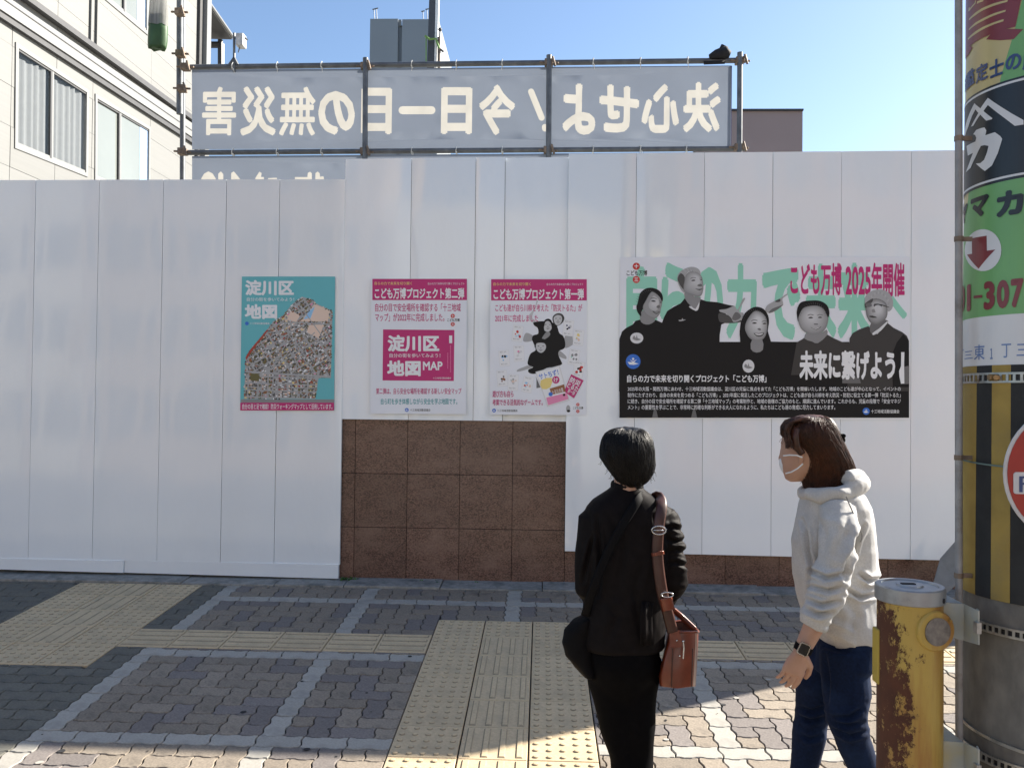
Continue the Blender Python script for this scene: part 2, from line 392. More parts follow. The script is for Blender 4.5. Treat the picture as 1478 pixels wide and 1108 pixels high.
# ---------------------------------------------------------------- white hoardings
def wave(x, z, sd, amp=.0022): return amp*1.25*(.9*noise.noise((x*3+sd*2.1, z*4.3, sd*1.7))*.35+noise.noise((x*2.6+sd*7.3, z*.8, sd*3.1))+.5*noise.noise((x*7+sd, z*2.1, sd)))
def panel(parent, x0, x1, zb0, zb1, zt0, zt1, y, sd, name='panel', amp=.0022, g=.0015, nx=8, nz=36):
    m = MB(); vs = []
    x0 += g; x1 -= g; yaw = .006*math.sin(sd*2.7); xm_ = (x0+x1)/2
    for j in range(nz+1):
        for i in range(nx+1):
            s = i/nx; t = j/nz; x = x0+(x1-x0)*s; za = zb0+(zb1-zb0)*s; zc = zt0+(zt1-zt0)*s; z = za+(zc-za)*t
            e = .0025 if i in (0, nx) else 0
            vs.append((x, y+wave(x, z, sd, amp)+e+yaw*(x-xm_), z))
    fs = [(j*(nx+1)+i, j*(nx+1)+i+1, (j+1)*(nx+1)+i+1, (j+1)*(nx+1)+i) for j in range(nz) for i in range(nx)]
    b0 = [vs[j*(nx+1)] for j in range(nz+1)]; b1 = [vs[j*(nx+1)+nx] for j in range(nz+1)]
    m.add(vs, fs)
    m.add(b0+[(p[0], y+.03, p[2]) for p in b0], [(j, j+1, j+nz+2, j+nz+1) for j in range(nz)])
    m.add(b1+[(p[0], y+.03, p[2]) for p in b1], [(j, j+nz+1, j+nz+2, j+1) for j in range(nz)])
    tp = vs[nz*(nx+1):]; m.add(tp+[(p[0], y+.03, p[2]) for p in tp], [(j, j+nx+1, j+nx+2, j+1) for j in range(nx)])
    bt = vs[:nx+1]; m.add(bt+[(p[0], y+.03, p[2]) for p in bt], [(j, j+1, j+nx+2, j+nx+1) for j in range(nx)])
    m.add([(x0, y+.03, zb0), (x1, y+.03, zb1), (x1, y+.03, zt1), (x0, y+.03, zt0)], [(0, 3, 2, 1)])
    o = m.build(name, m_white, parent, fix=False); o.data.shade_smooth()
    try: o.data.set_sharp_from_angle(angle=math.radians(30))
    except Exception: pass
    return o
def zl(a, b, pa, pb, x): return a+(b-a)*(x-pa)/(pb-pa)
def backing(parent, x0, x1, z0, z1, y):
    k = MB(); k.box(x0, x1, y, y+.004, z0, z1); k.build('backing_sheet', M('grey_backing', (.18, .18, .19), rough=.8), parent)
# left run (stands just in front of the granite)
hl = empty('hoarding', (-3.3, YW, gz(YW)), label='left run of white steel hoarding with the teal map poster, reaching down to the pavement', cat='hoarding', group='runs of white hoarding')
e = [-5.32, -4.83, -4.345, -3.86, -3.366, -2.873, -2.39, -1.985, -1.49]
def ztop_l(x): return zl(3.373, 3.385, -4.1, -1.49, x)
Zs0 = VY(0, 806, YW).z; Zs1 = VY(490, 815, YW).z; Zb0 = VY(0, 821, YW).z; Zb1 = VY(490, 834.5, YW).z
def zsk(x): return zl(Zs0, Zs1, -4.16, -1.5, x)
def zbot(x): return zl(Zb0, Zb1, -4.16, -1.5, x)
for i in range(len(e)-1):
    panel(hl, e[i], e[i+1], zsk(e[i]), zsk(e[i+1]), ztop_l(e[i]), ztop_l(e[i+1]), YW+(.004 if i == 7 else 0), i+1)
def skirt(parent, x0, x1, f0, f1, y):
    panel(parent, x0, x1, f0(x0), f0(x1), f1(x0), f1(x1), y, x0, name='skirting_plate', amp=.0012, nz=3, nx=8)
skirt(hl, -5.32, -3.12, zbot, lambda x: zsk(x)+.004, YW-.004); skirt(hl, -3.12, -1.495, zbot, lambda x: zsk(x)+.004, YW-.004)
for x in (-5.2, -3.6, -2.0): b = MB(); b.tube([(x, YW+.07, zbot(x)), (x, YW+.07, 3.2)], .024, 8); b.build('frame_pipe', m_pipe, hl)
for z in (1.0, 2.6): b = MB(); b.tube([(-5.3, YW+.12, z), (-1.6, YW+.12, z)], .024, 8); b.build('frame_pipe', m_pipe, hl)
backing(hl, -5.3, -1.5, .45, 3.35, YW+.032)
# middle run above the granite
hm = empty('hoarding', (-.65, YW, 1.6), label='middle run of white hoarding standing above the exposed brown granite, carrying two portrait posters', cat='hoarding', group='runs of white hoarding')
e = [-1.493, -.992, -.509, -.29, .20]
zm = lambda x: zl(3.5394, 3.5614, -1.49, .178, x)
for i in range(4): panel(hm, e[i], e[i+1], 1.588, 1.588, zm(e[i]), zm(e[i+1]), YW+.012+(.022 if i == 3 else 0)+(.003 if i == 2 else 0), i+20)
for z in (1.8, 3.2): b = MB(); b.tube([(-1.6, YW+.09, z), (.3, YW+.09, z)], .024, 8); b.build('frame_pipe', m_pipe, hm)
backing(hm, -1.49, .3, 1.6, 3.53, YW+.044)
# right run
hr = empty('hoarding', (2.4, YW, .6), label='right run of taller white hoarding behind the two women, with the wide landscape poster', cat='hoarding', group='runs of white hoarding')
e = [.181, .685, 1.185, 1.686, 2.185, 2.689, 3.19, 3.69, 4.19, 4.60]
zr = lambda x: zl(3.577, 3.604, .18, 3.0, x); zrb = lambda x: zl(.636, .617, .187, 3.0, x)
for i in range(9): panel(hr, e[i], e[i+1], zrb(e[i]), zrb(e[i+1]), zr(e[i]), zr(e[i+1]), YW, i+40)
for z in (.9, 2.2, 3.3): b = MB(); b.tube([(.25, YW+.07, z), (4.55, YW+.07, z)], .024, 8); b.build('frame_pipe', m_pipe, hr)
backing(hr, .2, 4.58, .66, 3.56, YW+.032)
# folded plastic flap at the right foot
fl = MB(); P = [VY(1358, 806, 6.0), VY(1381, 780, 5.98), VY(1382, 842, 5.9), VY(1366, 856, 5.9), VY(1345, 852, 5.93)]
fl.prism(P, (0, .012, 0)); fl = fl.build('plastic_flap', M('white_plastic', (.3, .3, .29), rough=.4, trans=.3))
tag(fl, 'loose white plastic flap hanging at the foot of the hoarding beside the utility pole', 'plastic sheet')

# ---------------------------------------------------------------- scaffold frame and banners
YB = 7.5
sc = empty('scaffold_frame', VY(262, 500, YB+.06), label='grey steel pipe scaffold frame holding the mirrored banners above the hoarding', cat='scaffold')
def pipe(p0, p1, r=.0243, name='pipe', y=YB, y2=None):
    t = MB(); t.tube([VY(*p0, y), VY(*p1, y2 or y)], r, 12); return smooth_by_angle(t.build(name, m_pipe, sc))
YP = YB+.05
pipe((262, 97.4), (1076, 87.4), y=YB); pipe((260, 220.5), (1076, 214.5), y=YB)
for x, y0 in ((527.5, 84), (792.5, 80), (1068, 76)): pipe((x, y0), (x-2.5, 560), y=YB-.05)
pipe((260, -120), (259.5, 165), y=YB+.05, r=.03); pipe((264.5, -120), (262.5, 560), y=YB+.12)
for x, y in ((260, 18), (261, 78), (263, 128), (264, 219), (268, 97), (527.5, 96), (792.5, 91), (1068, 88), (526.5, 219), (791, 217), (1066, 213)):
    c = VY(x, y, YB-.03); k = MB(); k.box(c.x-.04, c.x+.035, c.y-.035, c.y+.04, c.z-.03, c.z+.03); k.tube([c+Vector((-.085, 0, .005)), c+Vector((.085, -.02, -.01))], .011, 6); k.tube([c+Vector((.03, -.05, .04)), c+Vector((.055, -.05, -.05))], .012, 6)
    k.build('clamp', m_clamp, sc, bevel=.006)
m_ban = M('blue_banner_sheet', (.205, .235, .285), rough=.55, var=.05, scale=3, trans=.42, dirt=(.19, .218, .27), dscale=1.2, dlo=.5, dhi=.75)
m_banl = M('cream_banner_print', (.52, .50, .45), rough=.55, var=.07, scale=6, trans=.5)
def pill(p0, p1, w_):
    (x0, y0), (x1, y1) = p0, p1; a = math.atan2(y1-y0, x1-x0); out = []
    for k in range(7): t = a+math.pi/2+math.pi*k/6; out.append((x0+w_*math.cos(t), y0+w_*math.sin(t)))
    for k in range(7): t = a-math.pi/2+math.pi*k/6; out.append((x1+w_*math.cos(t), y1+w_*math.sin(t)))
    return out
z2 = zt(250, 50, .30447); z3 = zt(680, 50, .3383)
def banner(quad, chars, polys, label, sag):
    """quad px: TL,TR,BR,BL. one sheet: blue pieces with the letters cut out and the cream letters set in the openings"""
    tl, tr, br, bl = [VY(*q, YB-.004) for q in quad]
    V2 = []; faces = [(0, 1, 2, 3)]; edges = []
    for c in (bl, br, tr, tl): V2.append(Vector((c.x, c.z)))
    groups = []
    for ch, f, (xa, ya, xb, yb), bold in chars:
        a = VY(*f(xa, yb), YB); c = VY(*f(xb, ya), YB)
        for vs, fs in bold_copies(ch, bold, c.x, -c.z, a.x, -a.z, 6):     # x runs right to left: mirrored letters
            o = len(V2); V2 += [Vector((x, -y)) for x, y in vs]
            for fc in fs:
                q = [V2[i+o] for i in fc]; sa = sum(q[i].x*q[(i+1) % len(q)].y-q[(i+1) % len(q)].x*q[i].y for i in range(len(q)))
                if abs(sa) < 1e-7: continue
                faces.append(tuple(i+o for i in (fc if sa > 0 else fc[::-1])))
    for f, pts in polys:
        o = len(V2); pp = [(lambda q: Vector((q.x, q.z)))(VY(*f(*p), YB)) for p in pts]; sa = sum(pp[i].x*pp[(i+1) % len(pp)].y-pp[(i+1) % len(pp)].x*pp[i].y for i in range(len(pp))); V2 += pp if sa > 0 else pp[::-1]; faces.append(tuple(range(o, o+len(pts))))
    # gridding points so the sheet can ripple
    for i in range(1, 60):
        for j in range(1, 9):
            s, t = i/60, j/9; V2.append(Vector((bl.x+(br.x-bl.x)*s+.001*(j % 2), (bl.z+(br.z-bl.z)*s)*(1-t)+(tl.z+(tr.z-tl.z)*s)*t+.001*(i % 3))))
    from collections import Counter
    from mathutils.bvhtree import BVHTree
    ec = set()
    for fc in faces:
        for i in range(len(fc)): ec.add((min(fc[i], fc[(i+1) % len(fc)]), max(fc[i], fc[(i+1) % len(fc)])))
    vo, eo, fo, _, _, _ = delaunay_2d_cdt(V2, list(ec), [], 0, 1e-5)
    bt = BVHTree.FromPolygons([(v.x, v.y, 0) for v in V2], faces[1:])
    of = []
    for f_ in fo:
        cx = sum(vo[i].x for i in f_)/len(f_); cy = sum(vo[i].y for i in f_)/len(f_); of.append([1] if bt.ray_cast(Vector((cx, cy, 1)), Vector((0, 0, -1)))[0] else [0])
    W_ = br.x-bl.x
    def P3(v):
        s = (v.x-bl.x)/W_; t = (v.y-(bl.z+(br.z-bl.z)*s))/((tl.z-bl.z)+((tr.z-br.z)-(tl.z-bl.z))*s)
        ph = (v.x*16.1/3.14159) % 1
        return (v.x, YB-.012+.004*noise.noise((v.x*2.2, v.y*1.5, 4))+.0012*noise.noise((v.x*7, v.y*5, 9))-.005*sag*math.exp(-t*9)*math.sin(v.x*9), v.y)
    A = MB(); B = MB(); vv = [P3(v) for v in vo]
    fa = [tuple(f) for f, o in zip(fo, of) if o and all(k == 0 for k in o)]; fb = [tuple(f) for f, o in zip(fo, of) if any(k > 0 for k in o)]
    A.add(vv, fa); B.add(vv, fb)
    o = A.build('banner', m_ban, None, fix=False); o.data.shade_smooth(); tag(o, label, 'banner', 'banners on the scaffold')
    p = B.build('banner_lettering', m_banl, o, fix=False); tag(p, kind='stuff'); p.data.shade_smooth()
    for ob in (o, p):
        bm = bmesh.new(); bm.from_mesh(ob.data); bmesh.ops.delete(bm, geom=[v for v in bm.verts if not v.link_faces], context='VERTS'); bm.to_mesh(ob.data); bm.free()
    return o
B_ = .042
ch = [('害', z2, (137, 250, 303, 480), .02), ('災', z2, (318, 248, 492, 482), .035), ('無', z2, (503, 250, 678, 482), .02), ('の', z2, (687, 270, 865, 478), B_),
      ('日', z2, (890, 255, 1040, 475), B_), ('日', z2, (1268, 252, 1420, 475), B_),
      ('今', z3, (32, 215, 190, 432), B_), ('よ', z3, (388, 212, 532, 430), B_), ('せ', z3, (545, 215, 718, 420), B_), ('心', z3, (725, 212, 888, 422), B_), ('決', z3, (902, 205, 1065, 420), B_)]
bn1 = banner([(277.4, 101.5), (1055, 95.5), (1054, 212), (278, 216.5)], ch,
             [(z2, pill((1088, 361), (1225, 361), 19)), (z3, pill((256, 246), (301, 357), 13)), (z3, pill((314, 396), (315, 404), 12))],
             'upper blue sheet banner with large cream mirrored Japanese letters tied between scaffold pipes', 1)
z7 = zt(280, 220, .20298)
bn2 = banner([(277.8, 226), (1054, 220), (1054, 330), (278, 336)], [],
             [(z7, [(50, 420), (55, 188), (75, 155), (105, 138), (135, 152), (158, 188), (160, 420)]), (z7, [(174, 420), (176, 155), (195, 138), (212, 158), (214, 420)]),
              (z7, [(266, 420), (268, 150), (287, 138), (330, 190), (345, 420)]), (z7, [(420, 420), (440, 185), (468, 140), (484, 150), (480, 178), (500, 178), (505, 420)]),
              (z7, [(530, 186), (592, 183), (592, 300), (530, 300)]), (z7, [(720, 178), (808, 178), (812, 148), (828, 140), (840, 152), (840, 182), (840, 300), (720, 300)]), (z7, [(862, 300), (866, 150), (882, 139), (896, 152), (898, 176), (922, 172), (926, 186), (926, 300)])],
             'lower blue sheet banner, only the tops of its cream letters showing above the hoarding', 1)
k = MB(); k.tube([VY(1055.5, 95.5, YB-.006), VY(1054.5, 212, YB-.006)], .007, 6); k.build('banner_edge', M('navy_edge', (.02, .04, .16), rough=.6), bn1)
# weeds in the joint at the corner of the granite
k = MB(); rw = random.Random(1)
for cx, n_, s_ in ((503, 26, 1), (513, 12, .7), (610, 5, .35), (632, 4, .3), (690, 4, .3), (1000, 5, .3)):
    for i in range(n_):
        c = VG(cx+rw.uniform(-9, 9)*s_, 836.5); c = Vector((c.x, 6.195+rw.uniform(-.03, .03), gz(6.2)+.01)); a = rw.uniform(0, 6.28); L = rw.uniform(.02, .045)*s_; d = Vector((math.cos(a)*.7, math.sin(a)*.5-.2, 1)).normalized(); sd = Vector((math.sin(a), -math.cos(a), 0))*.004
        k.add([c-sd, c+sd, c+d*L*.6+sd*1.4, c+d*L+Vector((d.x, d.y, -.3))*L*.4, c+d*L*.6-sd*1.4], [(0, 1, 2, 3, 4)])
tag(k.build('weeds', M('weed_green', (.06, .16, .025), rough=.6, trans=.3, var=.4)), kind='stuff')
# gum spots and grit on the paving
k = MB()
for i in range(70):
    px, py = rw.uniform(0, 1400), rw.uniform(860, 1105); c = VG(px, py)
    if not (c.x < -.66 or c.x > .28): continue
    r = rw.uniform(.004, .018)*(1 if i < 26 else .35); n_ = 9; k.prism([(c.x+r*math.cos(6.283*j/n_)*rw.uniform(.8, 1.15), c.y+r*math.sin(6.283*j/n_)*rw.uniform(.8, 1.15), gz(c.y)+.0022) for j in range(n_)], (0, 0, .0008), m_dark if i % 5 else m_pavel)
tag(k.build('gum_spots', None), kind='stuff')
# cord ties
def tie(x, y, y1):
    a = VY(x, y, YB-.02); k = MB(); pts = []
    for t in range(9): an = 2*math.pi*t/8; pts.append(a+Vector((.004*math.sin(an*2), -.008+.036*math.sin(an)*-1, .034*math.cos(an))))
    k.tube(pts, .0035, 5); e_ = VY(x+random.uniform(-2, 3), y1, YB-.025); k.tube([a+Vector((0, -.035, -.02)), (a+e_)/2+Vector((.004, -.02, 0)), e_], .0032, 5)
    o = k.build('cord_tie', m_cable, sc)
for x in (337, 401, 465, 595, 659, 725, 856, 924, 992): tie(x, 97.4-(x-262)*.01228, 106-(x-262)*.01)
for x in (337, 401, 465, 595, 659, 725, 856, 924, 990): tie(x, 220.5-(x-260)*.0074, 226-(x-260)*.0074)

# ---------------------------------------------------------------- things on the scaffold
m_blk = M('black_cloth', (.012, .012, .014), rough=.8, var=.3, scale=40)
k = MB()
k.tube([VY(1024, 82, YB-.03), VY(1034, 79, YB-.03), VY(1046, 76, YB-.03), VY(1054, 79, YB-.03)], [.02, .045, .06, .03], 8); k.tube([VY(1040, 77, YB-.03), VY(1044, 69, YB-.03), VY(1050, 71, YB-.03)], [.03, .035, .02], 8); k.tube([VY(1016, 91, YB-.03), VY(1046, 90, YB-.03)], .017, 6)
tag(k.build('cloth_bundle', m_blk, None, smooth=True), 'small black cloth bundle lying on the top scaffold pipe near its right end', 'bundle')
fl_ = empty('floodlight', VY(338, 92, YB-.02), label='small clamped floodlight on a short stand above the left end of the upper banner', cat='floodlight')
k = MB(); k.tube([VY(338, 48, YB-.02), VY(338, 104, YB-.02)], .012, 8); k.tube([VY(338, 84, YB-.02), VY(330, 95, YB-.02)], .014, 6); k.tube([VY(338, 84, YB-.02), VY(343, 94, YB-.02)], .014, 6); k.build('stand', m_pipe, fl_)
k = MB(); c = VY(348, 60, YB-.02); k.box(c.x-.035, c.x+.035, c.y-.05, c.y+.05, c.z-.055, c.z+.06); k.build('lamp_housing', M('weathered_white_metal', (.6, .6, .58), rough=.5, var=.3, scale=30), fl_, bevel=.01)
k = MB(); k.tube([VY(338, 54, YB-.02), VY(346, 56, YB-.02)], .012, 6); k.tube([VY(352, 53, YB-.02), VY(357, 58, YB-.02)], .008, 6); k.tube([VY(346, 68, YB-.02), VY(344, 76, YB-.02)], .005, 6); tag(k.build('bracket', m_pipe, fl_), kind='stuff')
# hanging net bag
nb = empty('net_bag', VY(228, 71, YB-.2), label='long mesh bag with green contents hanging left of the scaffold post', cat='net bag')
yb_ = YB-.2
def bagring(y, hw, cx, n=14):
    c = VY(cx, y, yb_); r = hw/FPX*yb_; return [c+Vector((r*math.cos(2*math.pi*k/n)*(1+.06*math.sin(k*3)), r*.7*math.sin(2*math.pi*k/n), .01*math.sin(k*2.2))) for k in range(n)]
k = MB(); k.loft([bagring(-60, 12, 230), bagring(0, 13, 229), bagring(25, 14, 228.5), bagring(38, 14.3, 228)], caps=False); o = k.build('bag_net', M('pale_grey_net', (.5, .5, .48), rough=.8, trans=.6, var=.3, stretch=(8, 8, .6), scale=6), nb, smooth=True)
k = MB(); k.loft([bagring(24, 13.2, 228.5), bagring(45, 14.2, 228), bagring(60, 14.4, 227.5), bagring(67, 13.8, 227), bagring(70.5, 13.0, 227), bagring(71, 9, 227)]); k.build('green_contents', M('green_plastic', (.06, .13, .05), rough=.5, trans=.3, var=.25, scale=8), nb, smooth=True)

# ---------------------------------------------------------------- pale building on the left
XF = -6.0
z1 = zt(0, 0, .27064)
m_wall = M('cream_siding', (.155, .157, .152), rough=.6, var=.05, scale=3, rnd=.03, bump=.3, bscale=.9, stretch=(1, .3, 12), dirt=(.135, .133, .125), dscale=1.5, dlo=.55, dhi=.85)
m_trim = M('dark_grey_trim', (.045, .045, .047), rough=.5, var=.15)
m_frame = M('pale_aluminium_frame', (.22, .22, .21), rough=.35, var=.04, coat=.2)
m_glass = M('window_glass', (.19, .205, .19), rough=.06, var=.05, scale=1.5, spec=.8)
m_curt = M('white_curtain', (.34, .33, .31), rough=.8, var=.04)
bl_ = empty('building', (XF-3, 12, gz(12)), label='pale cream prefabricated building with dark eaves lines and sliding windows behind the left hoarding', cat='building')
YE = VX(284, 100, XF).y
b = MB(); b.box(-16, XF-.06, 6.9, YE-.02, .2, 15); b.build('wall', m_wall, bl_)
def YZ(f, x, y): p = VX(*f(x, y), XF); return p.y, p.z
ys = [6.9]; 
for zx in (60, 495, 805): ys.append(YZ(z1, zx, 500)[0])
ys = sorted(ys+[YZ(z1, 300, 500)[0]])+[YE]
zz = [.2+.455*i for i in range(32)]
WQ = [[(80, 225), (470, 482), (465, 945), (75, 790)], [(505, 500), (800, 678), (797, 1085), (503, 962)], [(470, -640), (790, -330), (787, 190), (475, -70)]]
def winq(q, ins=.03):
    P = [VX(*z1(*p), XF) for p in q]; c = sum((Vector((p.y, p.z)) for p in P), Vector((0, 0)))/4
    out = []
    for p in P:
        v = Vector((p.y, p.z)); out.append((v.x-ins*(1 if v.x > c.x else -1), v.y-ins*(1 if v.y > c.y else -1)))
    return out
WQ2 = [winq(q) for q in WQ]
def clip_line(poly, a, b2, side):
    f = lambda p: ((b2[0]-a[0])*(p[1]-a[1])-(b2[1]-a[1])*(p[0]-a[0]))*side
    out = []
    for i in range(len(poly)):
        p, q = poly[i], poly[(i+1) % len(poly)]; fp, fq = f(p), f(q)
        if fp >= 0: out.append(p)
        if (fp >= 0) != (fq >= 0): t = fp/(fp-fq); out.append((p[0]+(q[0]-p[0])*t, p[1]+(q[1]-p[1])*t))
    return out
def subtract(polys, q):
    sa = sum(q[i][0]*q[(i+1) % 4][1]-q[(i+1) % 4][0]*q[i][1] for i in range(4)); sg = 1 if sa > 0 else -1; out = []
    for poly in polys:
        rem = poly
        for i in range(4):
            if len(rem) < 3: break
            o = clip_line(rem, q[i], q[(i+1) % 4], -sg)
            if area(o) > 1e-5: out.append(o)
            rem = clip_line(rem, q[i], q[(i+1) % 4], sg)
    return out
for i in range(len(ys)-1):
    for j in range(6, 27):
        ps = [[(ys[i]+.004, zz[j]+.002), (ys[i+1]-.004, zz[j]+.002), (ys[i+1]-.004, zz[j+1]-.002), (ys[i]+.004, zz[j+1]-.002)]]
        for q in WQ2: ps = subtract(ps, q)
        if not ps: continue
        k = MB(); off = random.uniform(-.002, .002)
        for p in ps: k.prism([(XF-.0585, a_, b_) for a_, b_ in p], (.0585+off, 0, 0))
        k.build('siding_panel', m_wall, bl_)
def quad3(pts, f, off):
    P = [VX(*f(*p), XF) for p in pts]; return [Vector((XF+off, p.y, p.z)) for p in P]
def band(pts, o0, o1, mat, name):
    P = quad3(pts, z1, o0); k = MB(); k.prism(P, (o1-o0, 0, 0)); return k.build(name, mat, bl_)
ln = lambda m_, c_: (lambda x: m_*x+c_)
aU, aL = ln(.7223, -108.3), ln(.715, -75.1); wU, wL = ln(.675, -20), ln(.6585, 70); dL = ln(.649, 105)
def strip(u, l, o0, o1, mat, name, x1=1040): band([(-700, l(-700)), (-700, u(-700)), (x1, u(x1)), (x1, l(x1))], o0, o1, mat, name)
strip(aU, aL, .004, .09, m_trim, 'eaves_line'); strip(wU, wL, .004, .07, m_frame, 'eaves_board'); strip(lambda x: wL(x)+.5, dL, .004, .05, m_trim, 'eaves_line')
strip(ln(.690, 4), ln(.688, 9), .072, .078, m_trim, 'flashing_seam')
def window(q, mull, curtain):
    """q z1 px: TL,TR,BR,BL"""
    P = [VX(*z1(*p), XF) for p in q]
    wn_ = empty('window', P[3], kind=None); wn_.parent = bl_; wn_.matrix_parent_inverse = wm(bl_).inverted()
    def at(s, t): a = P[3].lerp(P[2], s); c = P[0].lerp(P[1], s); return a.lerp(c, t)
    L = (P[2]-P[3]).length; Hh = (P[0]-P[3]).length
    def bar(s0, s1, t0, t1, x0, x1, mat, name):
        k = MB(); pp = [at(s0, t0), at(s1, t0), at(s1, t1), at(s0, t1)]; pp = [Vector((XF+x0, p.y, p.z)) for p in pp]; k.prism(pp, (x1-x0, 0, 0)); k.build(name, mat, wn_)
    fw = .05/L; fh = .05/Hh
    for a in ((0, 1, 0, fh), (0, 1, 1-fh, 1), (0, fw, fh, 1-fh), (1-fw, 1, fh, 1-fh)): bar(*a, -.05, .014, m_frame, 'frame')
    sm = (VX(*z1(mull, 500), XF).y-P[3].y)/(P[2].y-P[3].y)
    bar(sm-.014, sm+.008, fh, 1-fh, -.05, .006, m_trim, 'mullion'); bar(sm+.009, sm+.03, fh, 1-fh, -.05, .004, m_frame, 'sash')
    bar(fw, 1-fw, fh, fh*1.6, -.05, .003, m_frame, 'sash'); bar(fw, 1-fw, 1-fh*1.5, 1-fh, -.05, .003, m_trim, 'sash')
    if curtain:
        k = MB(); n = 60; vs = []
        for j in range(2):
            for i in range(n+1):
                s = fw+(1-2*fw)*i/n; p = at(s, fh*1.6 if j == 0 else 1-fh*1.5-.05*(.5+.5*math.sin(i*.21))); vs.append((XF-.034+.019*math.sin(i*1.15+.6*math.sin(i*.4)), p.y, p.z))
        k.add(vs, [(i, i+1, n+2+i, n+1+i) for i in range(n)]); o = k.build('curtain', m_curt, wn_, smooth=True)
        gm = M('clear_glass', (.03, .04, .05), rough=.03, var=0)
        if not gm.get('set'):
            gm['set'] = 1; nt = gm.node_tree; bs = nt.nodes['Principled BSDF']; tr = nt.nodes.new('ShaderNodeBsdfTransparent'); mx = nt.nodes.new('ShaderNodeMixShader'); mx.inputs[0].default_value = .14
            tr.inputs[0].default_value = (.93, .95, .97, 1); nt.links.new(tr.outputs[0], mx.inputs[1]); nt.links.new(bs.outputs[0], mx.inputs[2]); nt.links.new(mx.outputs[0], nt.nodes['Material Output'].inputs[0])
        bar(fw, 1-fw, fh, 1-fh, -.012, -.008, gm, 'pane')
    else:
        bar(fw, sm-.014, fh, 1-fh, -.03, -.02, m_glass, 'pane'); bar(sm+.03, 1-fw, fh, 1-fh, -.022, -.012, m_glass, 'pane')
        o1 = sm+.03+.0; bar(1-fw-.16, 1-fw-.003, fh, 1-fh, -.011, -.009, M('blue_glass_edge', (.28, .38, .55), rough=.1), 'blind')
window(WQ[0], 278, True)
window(WQ[1], 645, False)
window(WQ[2], 655, False)
# corner trims at the far end of the facade and plain return wall
k = MB(); p = VX(*z1(1052, 100), XF); q = VX(*z1(1068, 100), XF); r_ = VX(*z1(1092, 100), XF)
k.box(XF-.05, XF+.05, p.y, q.y, .2, 15); k.build('corner_trim', m_trim, bl_)
k = MB(); k.box(XF-.05, XF+.12, q.y+.01, r_.y, .2, 15); k.build('corner_post', m_frame, bl_)
k = MB()
for zx in (480, 512): 
    yy = YZ(z1, zx, 100)[0]; k.box(XF+.003, XF+.03, yy-.02, yy+.02, YZ(z1, zx, 250)[1], 15)
k.build('cover_strip', m_wall, bl_)
# open stair canopy past the corner
sc2 = empty('stair_canopy', VY(320, 100, 17), label='dark sloping stair canopy with thin posts past the corner of the pale building', cat='canopy')
a, b_, c, d = VY(*z1(1094, 8), 15), VY(*z1(1238, 212), 17), VY(*z1(1080, 208), 17.2), VY(*z1(1060, -50), 15)
k = MB(); k.prism([a, b_, c, d], (0, .05, .07), m_trim); k.build('canopy_roof', None, sc2)
k = MB(); k.tube([a+Vector((.02, -.02, .05)), b_+Vector((.02, -.02, .05))], .035, 6); k.build('roof_edge', m_frame, sc2)
for zx in (1175, 1100): k = MB(); k.tube([VY(*z1(zx, 215), 17), VY(*z1(zx, 600), 17)], .055, 8); k.build('post', m_trim, sc2)
k = MB(); k.tube([VY(*z1(1188, 235), 17.1), VY(*z1(1188, 600), 17.1)], .03, 8); k.build('post', m_frame, sc2)
k = MB(); k.tube([VY(*z1(1085, 240), 17), VY(*z1(1172, 240), 17)], .07, 8); k.build('rail', m_trim, sc2)

# ---------------------------------------------------------------- far things
m_far = M('blue_grey_concrete', (.24, .265, .29), rough=.9, var=.04, scale=.2)
tw = empty('tower_block', (VY(583, 500, 95).x, 100, 0), label='windowless blue grey tower block rising far behind the upper banner', cat='building')
def fbox(x0, y0, x1, Y, dep, mat, name, par, zb=0):
    a = VY(x0, y0, Y); c = VY(x1, y0, Y); k = MB(); k.box(a.x, c.x, Y, Y+dep, zb, a.z); return k.build(name, mat, par)
fbox(534.3, 27.5, 574.5, 95, 14, m_far, 'block', tw); fbox(580.5, 28.2, 633, 95, 14, m_far, 'block', tw); fbox(574.6, 37, 580.4, 95.5, 14, m_far, 'recess_wall', tw)
k = MB(); a = VY(577.5, 34, 95.4); k.box(a.x-.18, a.x+.18, 95.3, 95.45, a.z-.35, a.z+.4); k.build('recess_light_panel', m_frame, tw)
for x, h in ((540.5, 13), (544, 12), (611, 16), (617, 13)):
    k = MB(); k.tube([VY(x, 28, 97), VY(x-.8, h, 97)], .05, 5); k.tube([VY(x-3, h+1, 97), VY(x+2, h, 97)], .07, 5); k.build('aerial', m_pipe, tw)
br = empty('brown_building', (VY(1108, 500, 70).x, 74, 0), label='plain brown rendered building top showing behind the right end of the banner', cat='building')
m_br = M('brown_render', (.30, .225, .215), rough=.9, var=.05, scale=.3)
fbox(1040, 159.5, 1158.5, 70, 12, m_br, 'block', br)
k = MB(); a = VY(1038, 159.8, 69.9); c = VY(1159.5, 159.8, 69.9); k.box(a.x, c.x, 69.8, 82.1, a.z-.03, a.z+.12); k.build('parapet', m_trim, br)
cr = empty('crane_mast', VY(622, 500, 25), label='grey and white crane mast leaning slightly behind the top scaffold pipe', cat='crane')
k = MB(); k.prism([VY(620.5, -40, 25), VY(628.5, -40, 25), VY(626, 98, 25), VY(616.2, 98, 25)], (0, .2, 0)); k.build('mast', M('dark_grey_paint', (.07, .07, .075), rough=.4), cr, bevel=.01)
k = MB(); k.prism([VY(629.5, -40, 24.98), VY(634.5, -40, 24.98), VY(630.5, 98, 24.98), VY(626.6, 98, 24.98)], (0, .2, 0)); k.build('mast_face', M('white_paint', (.8, .8, .78), rough=.4), cr, bevel=.01)
